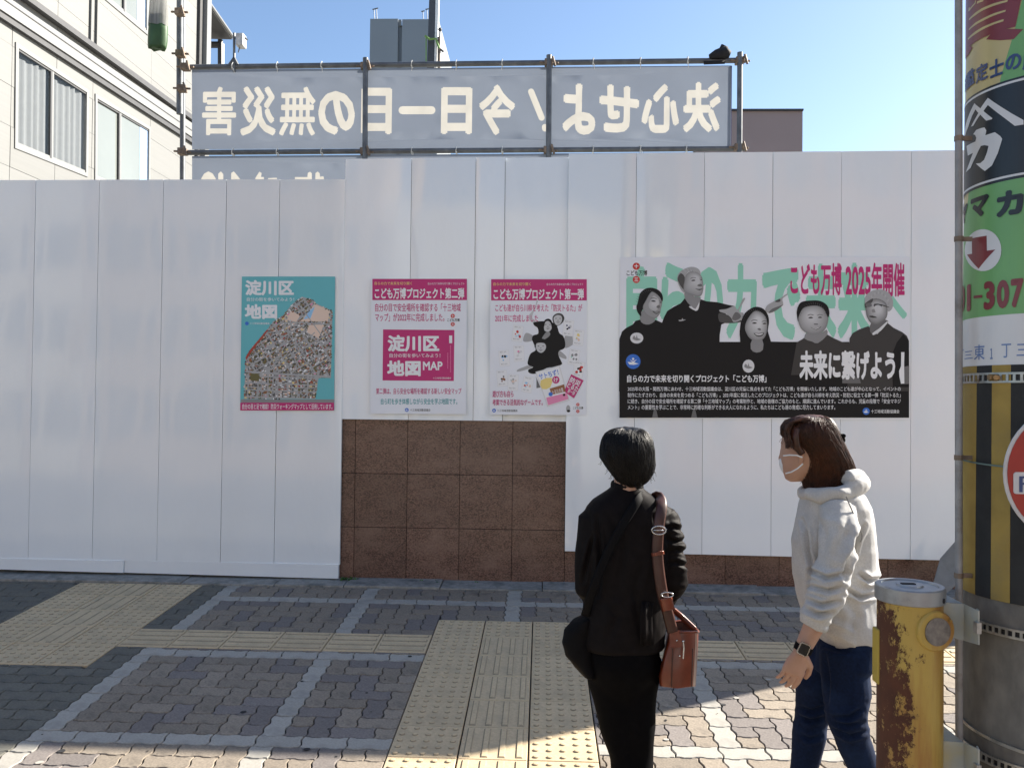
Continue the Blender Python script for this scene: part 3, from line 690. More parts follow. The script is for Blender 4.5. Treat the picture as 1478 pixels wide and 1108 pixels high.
k = MB(); k.tube([VY(634, 54, 24.9), VY(633.5, 98, 24.9)], .05, 8); k.build('jib_cylinder', m_clamp, cr)
k = MB(); k.tube([VY(635, 42, 24.9), VY(634.5, 56, 24.9)], .02, 6); k.sphere(VY(635, 43, 24.9), .06); k.tube([VY(634, 70, 24.9), VY(640, 75, 24.9)], .03, 6); k.build('hook', m_trim, cr)
k = MB(); k.tube([VY(613.5, 52, 24.85), VY(620, 57, 24.85), VY(629, 56, 24.85), VY(634, 70, 24.85)], .035, 6); k.tube([VY(615, 53, 24.85), VY(615, 96, 24.85)], .018, 5); k.build('green_strap', M('green_strap', (.16, .3, .08), rough=.7), cr)
# ---------------------------------------------------------------- posters (flat print on thin sheets)
def pc(name, rgb, rough=.45): return M(name, srgb(*rgb), rough=rough, var=.02, scale=4, coat=.15, coat_rough=.3)
c_mag = pc('magenta_print', (196, 22, 112)); c_wht = pc('white_print', (240, 240, 240)); c_blk = M('black_print', srgb(16, 16, 18), rough=.5, spec=.3, var=.02); c_teal = pc('teal_print', (98, 186, 192))
c_green = pc('pale_green_print', (150, 215, 190)); c_red = pc('red_print', (205, 40, 35)); c_blue = pc('blue_print', (35, 110, 205)); c_yel = pc('yellow_print', (240, 215, 130)); c_tealt = pc('teal_text_print', (60, 160, 165))
c_beige = pc('beige_print', (232, 205, 185)); c_g = {v: pc('grey_print_%s' % n, (v, v, v)) for v, n in ((45, 'deep'), (70, 'dark'), (105, 'slate'), (140, 'mid'), (170, 'soft'), (200, 'light'), (222, 'pale'))}
c_olive = pc('olive_print', (105, 98, 55)); c_rd = pc('roof_red_print', (170, 60, 45)); c_sky = pc('sky_blue_print', (150, 200, 235)); c_paper = pc('poster_paper', (236, 238, 242)); c_pink = pc('pink_print', (235, 140, 180)); c_brn = pc('brown_print', (150, 95, 55)); c_nav = pc('navy_print', (25, 35, 90))
class Print:
    def __init__(s, Y, f, sheet, lay=.0005): s.Y = Y; s.f = f; s.sheet = sheet; s.k = {}; s.lay = lay; s.n = 0
    def P(s, x, y, L): p = VY(*s.f(x, y), s.Y); return (p.x, s.Y-s.lay*L, p.z)
    def mb(s, name): return s.k.setdefault(name, MB())
    def poly(s, pts, mat, L=1, name='print', sm=0, f=None):
        g = f or s.f
        if sm: pts = catmull(pts, sm)
        P2 = []
        for x, y in pts: p = VY(*g(x, y), s.Y); P2.append(Vector((p.x, s.Y-s.lay*L-s.n % 16*2.5e-5, p.z)))
        s.n += 1; s.mb(name).add(P2, [tuple(t) for t in tessellate_polygon([P2])], mat)
    def rect(s, x0, y0, x1, y1, mat, L=1, name='print'): s.poly([(x0, y0), (x1, y0), (x1, y1), (x0, y1)], mat, L, name)
    def disc(s, cx, cy, r, mat, L=1, name='print', ry=None, f=None): s.poly([(cx+r*math.cos(2*math.pi*i/20), cy+(ry or r)*math.sin(2*math.pi*i/20)) for i in range(20)], mat, L, name, f=f)
    def text(s, t, x0, y0, x1, y1, mat, L=2, bold=.02, name='lettering', rot=0, f=None):
        g = f or s.f; cx, cy = (x0+x1)/2, (y0+y1)/2; ca, sa = math.cos(rot), math.sin(rot)
        for ci, (vs, fs) in enumerate(bold_copies(t, bold, x0, y0, x1, y1, 8 if bold > .025 else 4)):
            out = []
            for x, y in vs: x -= cx; y -= cy; p = VY(*g(cx+x*ca-y*sa, cy+x*sa+y*ca), s.Y); out.append((p.x, s.Y-s.lay*L-ci*4e-5, p.z))
            s.mb(name).add(out, fs, mat)
    def done(s):
        for n, mb in s.k.items(): tag(mb.build(n, None, s.sheet, fix=False), kind='stuff')
def poster(name, quad, f, Y, label, mat, th=.0012):
    P = [VY(*f(*q), Y) for q in quad]; k = MB(); k.prism([(p.x, Y, p.z) for p in P], (0, th, 0)); o = k.build(name, mat); tag(o, label, 'poster', 'posters on the hoarding'); return o
YPST = YW-.0055
f5 = zt(330, 380, 170/819); f6 = zt(520, 390, 170/856); f7 = zt(695, 390, 170/856); f8 = zt(880, 360, 450/1478)
# --- map poster
o = poster('map_poster', [(92, 92), (740, 92), (733, 1022), (80, 1022)], f5, YPST, 'teal portrait poster printed with a dense town map, leftmost of the posters', c_teal)
p = Print(YPST, f5, o)
p.text('淀川区', 115, 116, 455, 224, c_wht, bold=.045); p.text('自分の街を歩いてみよう！', 127, 238, 456, 264, c_wht, bold=.01); p.text('地図', 112, 284, 338, 388, c_wht, bold=.045)
p.disc(127, 418, 13, c_blue); p.text('十三地域活動協議会', 148, 411, 285, 425, c_wht, bold=.01)
mp_ = [(510, 232), (590, 255), (608, 280), (722, 330), (716, 600), (712, 785), (625, 800), (604, 942), (108, 942), (112, 820), (118, 650), (150, 600), (210, 530), (268, 460), (310, 405), (380, 360), (440, 285)]
p.rect(86, 945, 734, 968, c_g[140], 1); p.rect(81, 968, 733, 1022, c_mag, 1)
p.text('自分の目と足で確認！防災ウォーキングマップとして活用しています。', 95, 976, 722, 1014, c_wht, bold=.015)
p.poly(mp_, c_g[170], 1, 'map_print')
def inside(x, y, poly):
    r = False; n = len(poly)
    for i in range(n):
        (x1, y1), (x2, y2) = poly[i], poly[(i+1) % n]
        if (y1 > y) != (y2 > y) and x < (x2-x1)*(y-y1)/(y2-y1)+x1: r = not r
    return r
rg = random.Random(3)
parks = [([(600, 282), (705, 330), (690, 405), (498, 405)], c_beige), ([(555, 430), (660, 425), (630, 525), (545, 480)], c_beige), ([(430, 330), (500, 360), (470, 408), (405, 395)], c_beige), ([(150, 765), (218, 765), (212, 820), (150, 815)], c_olive), ([(560, 330), (600, 300), (570, 380), (520, 390)], c_sky)]
for q, m_ in parks: p.poly(q, m_, 2, 'map_print')
def rot(x, y, a, cx, cy): return cx+(x*math.cos(a)-y*math.sin(a)), cy+(x*math.sin(a)+y*math.cos(a))
for up in (0, 1):        # two districts with their own street grid
    a = math.radians(-32 if up else 2)
    for i in range(-48, 48):
        for j in range(-60, 60):
            if (i % 6 == 0) or (j % 5 == 0): continue
            x, y = rot(i*11.5+rg.uniform(-2.5, 2.5), j*9.6+rg.uniform(-2, 2), a, 420, 600)
            if (y < 760) != bool(up) or not inside(x, y, mp_) or any(inside(x, y, q) for q, _ in parks): continue
            if rg.random() < .1: continue
            w_, h_ = rg.choice((rg.uniform(3, 6), rg.uniform(4, 10))), rg.uniform(2.6, 6); mt = rg.choices([c_wht, c_g[45], c_g[70], c_g[105], c_g[170], c_g[200], c_olive, c_rd, c_brn, c_beige, c_yel, c_pink], [11, 9, 20, 14, 9, 6, 34, 5, 16, 9, 4, 1])[0]
            p.poly([rot(sx*w_, sy*h_, a+rg.uniform(-.1, .1), x, y) for sx, sy in ((-1, -1), (1, -1), (1, 1), (-1, 1))], mt, 3, 'map_print')
p.poly([(118, 655), (150, 600), (210, 530), (268, 460), (275, 466), (215, 545), (160, 615), (124, 672)], c_rd, 4, 'map_print')
def road(pts, w_, L=4):
    for (x1, y1), (x2, y2) in zip(pts, pts[1:]):
        d = math.hypot(x2-x1, y2-y1); nx, ny = -(y2-y1)/d*w_, (x2-x1)/d*w_; p.poly([(x1+nx, y1+ny), (x2+nx, y2+ny), (x2-nx, y2-ny), (x1-nx, y1-ny)], c_g[170], L, 'map_print')
road([(118, 752), (330, 768), (712, 790)], 7); road([(360, 400), (520, 660), (600, 780)], 3); road([(500, 300), (690, 560)], 3); road([(200, 560), (330, 770)], 3); road([(600, 480), (420, 640), (250, 740)], 3); road([(230, 770), (230, 940)], 3); road([(330, 768), (325, 940)], 3); road([(115, 860), (610, 868)], 3); road([(300, 440), (380, 412), (500, 412), (715, 425)], 4); road([(245, 480), (420, 470), (560, 505), (712, 600)], 3); road([(440, 430), (400, 560), (320, 700), (300, 935)], 3); road([(130, 690), (260, 720), (420, 700)], 3); road([(560, 505), (500, 640), (440, 770), (440, 940)], 3)
p.done()
# --- second project poster
def common(p, big):
    d = -18 if big == '一' else 0; e = 5 if d else 0
    p.rect(88+d, 63+e/2, 775+d/1.8, 217+e/2, c_mag, 1)
    p.text('自らの力で未来を切り開く', 104+d, 84+e, 376+d, 107+e, c_yel, bold=.01); p.text('自らの力で未来を切り開くプロジェクト', 492+d, 89+e, 757+d, 106+e, c_wht, bold=0)
    p.text('こども万博プロジェクト第'+big+'弾', 105+d, 128+e, 756+d/1.5, 208+e, c_wht, bold=.03)
def logo(p, x, y0, y1, x0, x1, r):
    p.disc(x, y0, r, c_red, 3); p.text('十', x-r*.6, y0-r*.6, x+r*.6, y0+r*.6, c_wht, 4, bold=.05); ym = (y0+y1)/2
    p.text('こども万博', x0, ym-r*.75, x1, ym+r*.75, c_blk, 3, bold=.02); p.disc(x, y1, r, c_red, 3); p.text('三', x-r*.55, y1-r*.5, x+r*.55, y1+r*.5, c_wht, 4, bold=.03)
def blue_mark(p, x, y, r, L=1):
    p.disc(x, y, r, c_blue, L); p.disc(x, y-r*.35, r*.16, c_wht, L+1, name='emblem'); p.poly([(x-r*.75, y+r*.05), (x-r*.1, y+r*.1), (x-r*.5, y-r*.3), (x, y-r*.02), (x+r*.5, y-r*.3), (x+r*.12, y+r*.12), (x+r*.75, y+r*.3), (x+r*.1, y+r*.45), (x-r*.5, y+r*.4)], c_wht, L+1, name='emblem')
o = poster('poster', [(78, 62), (776, 62), (768, 1045), (74, 1042)], f6, YPST+.0, 'white portrait poster with magenta heading and a magenta box in its middle', c_paper)
p = Print(YPST, f6, o); common(p, '二')
p.text('自分の目で安全場所を確認する「十三地域', 108, 240, 730, 300, c_mag, bold=.012); p.text('マップ」が2022年に完成しました。', 108, 312, 612, 372, c_mag, bold=.012)
logo(p, 672, 332, 392, 632, 722, 15)
p.poly([(166, 430), (684, 434), (680, 804), (162, 800)], c_mag, 1)
p.text('淀川区', 198, 470, 575, 592, c_wht, bold=.045); p.text('自分の街を歩いてみよう！', 212, 604, 582, 634, c_wht, bold=.01); p.text('地図', 195, 654, 440, 770, c_wht, bold=.045); p.text('MAP', 455, 662, 598, 726, c_wht, bold=.03)
p.text('十三地域活動協議会', 528, 776, 660, 790, c_wht, bold=0); p.rect(646, 474, 668, 530, c_wht, 2); 
for x, a, b2 in ((656, 545, 750), (636, 600, 720)):
    for k in range(int((b2-a)/9)): p.rect(x-2.5, a+k*9, x+2.5, a+k*9+6, c_pink, 2, 'lettering')
p.text('第二弾は、自ら安全な場所を確認する新しい安全マップ', 115, 855, 735, 900, c_mag, bold=.015); p.text('自ら町を歩き体感しながら安全を学ぶ地図です。', 150, 930, 705, 975, c_tealt, bold=.015)
blue_mark(p, 338, 1014, 14); p.text('十三地域活動協議会', 362, 1005, 510, 1024, c_g[70], bold=.005); p.done()
# --- first project poster
o = poster('poster', [(64, 64), (768, 66), (762, 1052), (60, 1048)], f7, YPST, 'white portrait poster showing three people in black shirts among scattered cards', c_paper)
p = Print(YPST, f7, o); common(p, '一')
p.text('こども達が自ら川柳を考えた「防災トるた」が', 100, 246, 732, 300, c_pink, 1, bold=.022); p.text('こども達が自ら川柳を考えた「防災トるた」が', 101, 247, 731, 299, c_mag, 2, bold=0)
p.text('2021年に完成しました', 98, 322, 412, 376, c_pink, 1, bold=.022); p.text('2021年に完成しました', 99, 323, 411, 375, c_mag, 2, bold=0)
g7 = zt(745, 430, 90/767)
P7 = lambda pts, m_, L, sm=3: p.poly(pts, m_, L, 'picture_print', sm, f=g7)
P7([(255, 20), (270, 30), (235, 130), (205, 200), (200, 250), (235, 290), (215, 310), (165, 270), (160, 210), (200, 160), (235, 100)], c_g[200], 1)
P7([(590, 560), (600, 470), (680, 440), (700, 540), (700, 570), (620, 615), (575, 600)], c_g[170], 1); P7([(520, 640), (600, 700), (620, 735), (605, 750), (520, 710)], c_g[170], 1)
P7([(120, 430), (200, 460), (210, 520), (110, 540), (85, 510)], c_g[170], 1); P7([(150, 830), (90, 850), (20, 880), (10, 905), (90, 890), (200, 850)], c_g[170], 1)
P7([(450, 230), (500, 190), (560, 195), (592, 240), (580, 290), (540, 330), (490, 345), (455, 300)], c_g[45], 1)
P7([(215, 300), (330, 285), (440, 300), (500, 340), (530, 430), (580, 470), (605, 560), (590, 620), (530, 650), (520, 700), (560, 790), (560, 815), (490, 850), (380, 860), (240, 930), (160, 920), (150, 880), (210, 850), (145, 820), (150, 750), (180, 680), (240, 640), (215, 560), (195, 510), (210, 460), (270, 440), (265, 370), (225, 340)], c_blk, 2)
P7([(460, 250), (495, 212), (545, 215), (565, 250), (555, 300), (520, 335), (480, 320)], c_g[200], 3); P7([(345, 330), (365, 280), (405, 270), (440, 310), (438, 370), (410, 410), (370, 415), (345, 390)], c_g[200], 3)
P7([(330, 470), (370, 420), (410, 420), (415, 460), (350, 510), (318, 500)], c_g[140], 3); P7([(240, 590), (255, 555), (300, 545), (350, 545), (368, 590), (355, 640), (310, 675), (260, 650)], c_g[200], 3)
P7([(230, 560), (250, 520), (310, 500), (360, 520), (372, 600), (352, 560), (300, 550), (250, 560), (238, 610), (226, 600)], c_blk, 4); P7([(335, 340), (350, 275), (400, 255), (440, 290), (455, 380), (440, 420), (432, 330), (400, 285), (360, 295), (345, 350)], c_blk, 4)
for cx, cy, s in ((303, 605, 1), (390, 340, .95), (515, 265, .9)):
    for d in (-1, 1): P7([(cx+d*28*s-12, cy-12), (cx+d*28*s, cy-18), (cx+d*28*s+12, cy-12), (cx+d*28*s, cy-9)], c_g[45], 5, 2); 
    P7([(cx-6, cy+8), (cx+6, cy+8), (cx+8, cy+16), (cx-8, cy+16)], c_g[105], 5, 2); P7([(cx-24*s, cy+30*s), (cx, cy+36*s), (cx+24*s, cy+30*s), (cx, cy+46*s)], c_g[70], 5, 2)
P7([(250, 1000), (240, 960), (300, 1100), (250, 1108)], c_g[105], 1, 0)
# scattered cards
def card(cx, cy, w_, h_, a, m_, pic, L=1):
    q = [rot(sx*w_, sy*h_, a, cx, cy) for sx, sy in ((-1, -1), (1, -1), (1, 1), (-1, 1))]; p.poly(q, c_g[222], L, 'picture_print'); q = [rot(sx*w_*.95, sy*h_*.96, a, cx, cy) for sx, sy in ((-1, -1), (1, -1), (1, 1), (-1, 1))]; p.poly(q, c_wht, L+1, 'picture_print')
    for k in range(6):
        x, y = rot(rg.uniform(-.5, .5)*w_, rg.uniform(-.35, .35)*h_, a, cx, cy); r = rg.uniform(.12, .34)*w_
        p.poly([(x+r*math.cos(t)*rg.uniform(.6, 1.1), y+r*math.sin(t)*rg.uniform(.6, 1.1)) for t in (0, 1, 2, 3, 4, 5.2)], rg.choice(pic), L+2, 'picture_print', 2)
    for k in range(2): x, y = rot(-.1*w_, (-.8+1.5*k)*h_, a, cx, cy); p.text('防災トるた', x-w_*.6, y-5, x+w_*.6, y+5, c_g[105], L+2, 0, 'lettering', a)
for cx, cy, a, pic in ((262, 460, .12, [c_red, c_red, c_sky, c_beige]), (165, 640, -.1, [c_blk, c_blk, c_brn, c_sky]), (150, 785, -.08, [c_blk, c_blk, c_brn]), (272, 605, -.05, [c_g[222], c_g[200], c_pink]), (230, 815, .05, [c_g[200], c_g[170], c_beige]), (335, 830, .2, [c_red, c_red, c_beige, c_sky]), (705, 490, .1, [c_sky, c_beige, c_yel]), (630, 420, .1, [c_nav, c_blk, c_g[200]]), (672, 630, .15, [c_green, c_g[140], c_wht]), (705, 720, .2, [c_blk, c_g[170], c_red])): card(cx, cy, 38, 58, a, c_wht, pic)
p.poly([(392, 738), (568, 690), (640, 945), (478, 992)], c_g[222], 4, 'picture_print'); p.poly([(400, 745), (563, 700), (632, 940), (484, 982)], c_wht, 5, 'picture_print')
p.text('サトちず！', 415, 735, 560, 778, c_blue, 6, .02, 'lettering', -.26); p.disc(540, 796, 27, c_mag, 6, 'picture_print'); p.text('け', 525, 780, 556, 812, c_wht, 7, .03)
p.poly([(495, 860), (600, 828), (612, 880), (508, 905)], c_brn, 6, 'picture_print'); p.text('トるたの里', 515, 862, 595, 890, c_wht, 7, .01, 'lettering', -.25); p.poly([(470, 925), (620, 890), (632, 935), (484, 980)], c_pink, 6, 'picture_print'); p.poly([(430, 800), (510, 780), (500, 850), (440, 862)], c_yel, 6, 'picture_print', 2); p.disc(502, 900, 15, c_blue, 7, 'picture_print'); p.disc(600, 905, 9, c_blk, 7, 'picture_print')
p.poly([(652, 755), (742, 800), (672, 930), (600, 880)], c_mag, 6, 'picture_print'); p.text('防災', 640, 788, 722, 830, c_wht, 7, .03, 'lettering', .45); p.text('とるた', 622, 828, 706, 868, c_wht, 7, .03, 'lettering', .45); p.text('第一弾', 625, 868, 680, 900, c_wht, 7, .01, 'lettering', .45)
p.text('遊び方も自ら', 80, 874, 232, 922, c_mag, 7, .015); p.text('考案できる活気的なゲームです。', 80, 936, 445, 982, c_mag, 7, .015)
blue_mark(p, 91, 1018, 14); p.text('十三地域活動協議会', 113, 1010, 262, 1028, c_g[70], 2, .005); logo(p, 700, 975, 1024, 665, 738, 12); p.disc(630, 1005, 15, c_g[170], 1, 'picture_print', 26); p.disc(632, 1022, 13, c_blk, 2, 'picture_print', 9)
p.done()
# --- wide landscape poster
o = poster('wide_poster', [(50, 38), (1422, 36), (1418, 806), (44, 798)], f8, YPST, 'wide landscape poster with five black and white figures and pale green writing', c_paper)
p = Print(YPST, f8, o)
for t, x0, y0, x1, y1 in (('自', 78, 78, 226, 440), ('ら', 238, 60, 375, 425), ('の', 398, 82, 538, 420), ('力', 552, 64, 698, 425), ('で', 722, 84, 905, 430), ('未', 925, 66, 1075, 440), ('来', 1080, 62, 1240, 440), ('へ', 1260, 205, 1410, 330)): p.text(t, x0, y0, x1, y1, c_green, 1, .05, 'large_lettering')
p.text('こども万博', 856, 64, 1100, 218, c_mag, 3, .03); p.text('2025', 1118, 80, 1238, 216, c_mag, 3, .03); p.text('年開催', 1240, 62, 1398, 224, c_mag, 3, .03)
gA = zt(885, 365, 150/1278); gB = zt(1020, 365, 150/1278); gC = zt(1165, 365, 150/1278); gE = zt(1020, 480, 150/1278); gF = zt(1165, 480, 150/1278)
def pl(f, pts, m_, L, sm=3): p.poly(pts, m_, L, 'picture_print', sm, f=f)
# black shirts
p.rect(46, 560, 1419, 797, c_blk, 2, 'picture_print')
pl(gA, [(72, 1700), (76, 1060), (110, 965), (160, 922), (240, 880), (275, 835), (330, 820), (400, 880), (490, 850), (520, 822), (600, 858), (900, 1000), (900, 1700)], c_blk, 3, 0)
pl(gA, [(560, 1700), (600, 860), (625, 790), (665, 715), (740, 665), (830, 620), (880, 558), (960, 600), (1060, 565), (1150, 595), (1278, 606), (1420, 640), (1500, 655), (1380, 720), (1400, 850), (1330, 880), (1310, 1010), (1300, 1700)], c_blk, 3, 0)
pl(gB, [(150, 740), (250, 760), (330, 800), (430, 830), (420, 850), (330, 862), (200, 860), (150, 830)], c_g[70], 4)
pl(gB, [(420, 1300), (405, 960), (420, 840), (470, 740), (560, 680), (640, 668), (710, 700), (755, 770), (765, 850), (750, 960), (790, 1090), (1280, 1100), (1280, 1300)], c_blk, 3, 0)
pl(gB, [(1100, 1300), (1110, 1100), (1200, 1060), (1260, 1010), (1330, 1000), (1330, 1300)], c_blk, 4, 0); pl(gC, [(-200, 1500), (-130, 1100), (-60, 1060), (10, 1005), (120, 1090), (240, 1000), (330, 1050), (430, 1095), (560, 1108), (560, 1500)], c_g[45], 4, 0)
pl(gC, [(490, 1700), (520, 1050), (560, 985), (640, 940), (750, 900), (860, 1000), (985, 860), (1060, 920), (1170, 975), (1225, 1020), (1250, 1080), (1253, 1700)], c_g[45], 5, 0); pl(gC, [(1050, 1650), (1040, 1250), (1100, 1100), (1180, 1000), (1250, 1080), (1253, 1650)], c_blk, 6, 0)
pl(gF, [(1190, 420), (1253, 405), (1253, 630), (1195, 632), (1180, 520)], c_g[105], 7, 0); pl(gF, [(430, 560), (560, 540), (640, 560), (660, 622), (430, 622)], c_g[105], 6, 0)
p.rect(470, 438, 1135, 562, c_blk, 2, 'picture_print')
# heads: outline hair, face, shade, features
def face(f, hair, skin, shade, hm, neck=None, L=6, feats=(), sk=c_g[200], sh=c_g[140]):
    if neck: pl(f, neck, sh, L, 2)
    pl(f, hair, hm, L); n = len(skin); cx = sum(q[0] for q in skin)/n; cy = sum(q[1] for q in skin)/n; sx = sum(q[0] for q in shade)/len(shade); sy = sum(q[1] for q in shade)/len(shade)
    dx, dy = (cx-sx)*.22, (cy-sy)*.22-18; base = 118 if sh is c_g[105] else 138; top = 214 if sk is c_g[222] else 200
    hx = sum(q[0] for q in hair)/len(hair); hy = min(q[1] for q in hair)
    for i in range(9):
        s_ = 1-i*.085; g_v = int(base+(top-base)*(i/8)**.7); c_g.setdefault(g_v, pc('grey_print_tone%s' % chr(97+g_v % 26)+chr(97+g_v//26), (g_v, g_v, g_v)))
        p.poly([(cx+(x-cx)*s_+dx*(1-s_)*2, cy+(y-cy)*s_+dy*(1-s_)*2) for x, y in skin], c_g[g_v], L+1+i*.2, 'picture_print', 3, f=f)
    for i in range(16):                                   # hair sheen
        t = i/16; a = -2.9+t*2.6; w0 = max(abs(q[0]-hx) for q in hair); hc2 = cy-20; x = hx+w0*.86*math.cos(a); y = hc2+(hc2-hy)*.9*math.sin(a)
        c_s = c_g[70] if hm is c_blk else c_g[140] if i % 2 else c_g[200]
        if y < cy-60: p.poly([(x, y), (x+(cx-x)*.16+6, y+26), (x+(cx-x)*.16+10, y+28), (x+6, y)], c_s, L+.9, 'picture_print', f=f)
    for pts, m_ in feats: pl(f, pts, m_, L+3, 2)
def eye(x, y, s=1, a=0):
    c, d = math.cos(a), math.sin(a); R = lambda q: [(x+s*(u*c-v*d), y+s*(u*d+v*c)) for u, v in q]
    return [(R([(-30, 4), (-10, -8), (14, -8), (30, 4), (8, 10), (-12, 10)]), c_g[45]), (R([(-38, -30), (-5, -42), (36, -34), (34, -26), (-4, -33), (-36, -22)]), c_g[105])]
face(gA, [(300, 620), (330, 500), (400, 440), (480, 430), (560, 460), (605, 520), (608, 590), (560, 620), (360, 700), (345, 780), (300, 730), (285, 660)],
     [(365, 660), (400, 590), (450, 500), (490, 480), (560, 530), (590, 580), (600, 625), (585, 690), (575, 745), (540, 790), (500, 812), (440, 790), (380, 740)],
     [(365, 660), (395, 610), (420, 700), (470, 760), (520, 800), (440, 800), (380, 745)], c_blk, [(330, 820), (340, 700), (420, 760), (500, 800), (510, 840), (440, 880), (370, 870)],
     feats=eye(495, 592, 1, .1)+eye(583, 608, .6)+[([(530, 660), (565, 640), (575, 670), (550, 682)], c_g[105]), ([(480, 712), (530, 722), (575, 720), (545, 750), (510, 745)], c_g[70]), ([(500, 728), (565, 730), (530, 736)], c_g[200])])
face(gA, [(800, 380), (790, 290), (830, 225), (920, 180), (990, 175), (1055, 205), (1070, 270), (960, 230), (900, 260), (870, 400), (880, 490), (840, 460)],
     [(860, 440), (890, 280), (950, 230), (1030, 240), (1080, 280), (1098, 330), (1108, 410), (1105, 460), (1085, 520), (1040, 540), (960, 520), (890, 490)],
     [(865, 440), (900, 380), (940, 480), (1010, 525), (1060, 545), (960, 560), (890, 510)], c_g[170], [(880, 560), (890, 470), (1000, 540), (1075, 545), (1060, 620), (1015, 705), (960, 660)],
     feats=[([(860, 450), (790, 330), (830, 250), (880, 300), (865, 400)], c_g[70])]+eye(985, 338, .9, -.1)+eye(1080, 330, .5)+[([(1030, 400), (1075, 380), (1095, 405), (1060, 415)], c_g[105]), ([(1005, 440), (1050, 445), (1100, 440), (1060, 462)], c_g[70]), ([(930, 665), (960, 655), (1010, 690), (1060, 600), (1050, 680), (1016, 715)], c_g[222])])
face(gB, [(405, 960), (430, 820), (480, 730), (570, 670), (650, 668), (720, 710), (762, 800), (755, 900), (700, 800), (560, 800), (470, 960), (500, 1100), (420, 1080)],
     [(470, 930), (480, 860), (530, 770), (590, 715), (660, 725), (720, 780), (742, 860), (740, 950), (715, 1030), (660, 1080), (590, 1085), (520, 1040), (485, 980)],
     [(470, 930), (500, 900), (530, 1000), (590, 1070), (650, 1084), (580, 1090), (515, 1045)], c_blk, [(540, 1180), (560, 1060), (680, 1060), (690, 1190), (610, 1225)], L=7,
     feats=eye(585, 862)+eye(708, 868, .85)+[([(620, 935), (650, 925), (668, 945), (645, 952)], c_g[105]), ([(575, 985), (640, 990), (705, 980), (680, 1022), (630, 1030), (600, 1015)], c_g[70]), ([(590, 992), (640, 998), (695, 988), (660, 1010), (615, 1008)], c_wht)], sk=c_g[222])
face(gC, [(-130, 740), (-110, 650), (-60, 600), (60, 585), (160, 592), (240, 640), (272, 720), (265, 780), (245, 790), (200, 690), (100, 650), (-20, 670), (-90, 760), (-110, 850)],
     [(-110, 800), (-60, 690), (20, 655), (120, 650), (200, 690), (245, 780), (260, 810), (240, 900), (200, 960), (130, 1000), (30, 1000), (-60, 950), (-100, 880)],
     [(245, 790), (262, 815), (235, 910), (170, 985), (60, 1010), (130, 960), (200, 880)], c_blk, [(-40, 1050), (20, 960), (180, 980), (235, 940), (245, 1010), (130, 1110), (60, 1090)], L=7,
     feats=eye(40, 795)+eye(155, 792, .9)+[([(80, 870), (125, 870), (130, 884), (85, 884)], c_g[105]), ([(35, 910), (100, 925), (175, 905), (110, 945)], c_g[70]), ([(50, 915), (100, 928), (160, 912), (105, 936)], c_wht)], sk=c_g[200])
face(gC, [(705, 620), (720, 530), (790, 470), (900, 450), (1000, 490), (1050, 580), (1045, 680), (990, 720), (960, 620), (860, 560), (760, 600), (725, 680)],
     [(715, 680), (735, 600), (850, 560), (960, 610), (985, 700), (975, 790), (930, 840), (850, 880), (780, 860), (735, 790), (722, 730)],
     [(720, 690), (750, 690), (770, 790), (810, 870), (760, 840), (730, 780)], c_g[170], [(770, 960), (790, 850), (960, 820), (990, 870), (860, 960), (810, 1005)], L=7, sh=c_g[105],
     feats=[([(710, 620), (800, 560), (800, 600), (720, 680), (705, 650)], c_g[70]), ([(720, 625), (780, 615), (790, 660), (730, 665)], c_g[105]), ([(820, 625), (910, 635), (900, 680), (830, 675)], c_g[105]), ([(905, 632), (1000, 665), (1000, 672), (905, 645)], c_g[45]), ([(790, 700), (825, 690), (845, 725), (800, 735)], c_g[140]), ([(755, 780), (800, 772), (860, 795), (800, 798)], c_g[45]), ([(800, 985), (880, 930), (975, 845), (985, 860), (900, 960), (815, 1010)], c_g[222])])
# pointing hands
pl(gB, [(160, 700), (240, 690), (340, 655), (380, 700), (440, 570), (472, 562), (430, 640), (400, 700), (410, 730), (450, 740), (440, 790), (400, 835), (330, 850), (300, 800), (240, 750), (165, 725)], c_g[170], 6); pl(gB, [(350, 730), (400, 745), (420, 790), (360, 830), (310, 810)], c_g[105], 7)
pl(gB, [(740, 650), (800, 610), (860, 580), (900, 560), (980, 505), (995, 512), (930, 565), (940, 630), (900, 660), (840, 690), (770, 735), (720, 710)], c_g[170], 6); pl(gB, [(800, 690), (900, 650), (940, 640), (840, 715), (760, 740)], c_g[105], 7); pl(gB, [(845, 590), (900, 565), (900, 600), (850, 605)], c_g[70], 7)
# badges and shirt marks
p.disc(128, 420, 31, c_g[222], 7, 'emblem', 26); p.disc(657, 553, 28, c_g[222], 9, 'emblem', 31)
for cx, cy, L in ((128, 420, 8), (657, 553, 10)): p.poly([(cx-20, cy+3), (cx-12, cy-12), (cx-4, cy), (cx, cy-16), (cx+4, cy), (cx+20, cy+6), (cx, cy+12)], c_g[140], L, 'emblem', 2)
pl(gA, [(805, 825), (840, 822), (850, 800), (862, 820), (895, 818), (860, 835), (815, 840)], c_g[170], 5, 2)
blue_mark(p, 111, 531, 35, 5); blue_mark(p, 1215, 766, 17, 8)
for x in (215, 400): p.poly([(x-4, 752), (x+4, 752), (x+14, 797), (x-14, 797)], c_g[105], 3, 'picture_print')
logo(p, 126, 80, 143, 80, 178, 17)
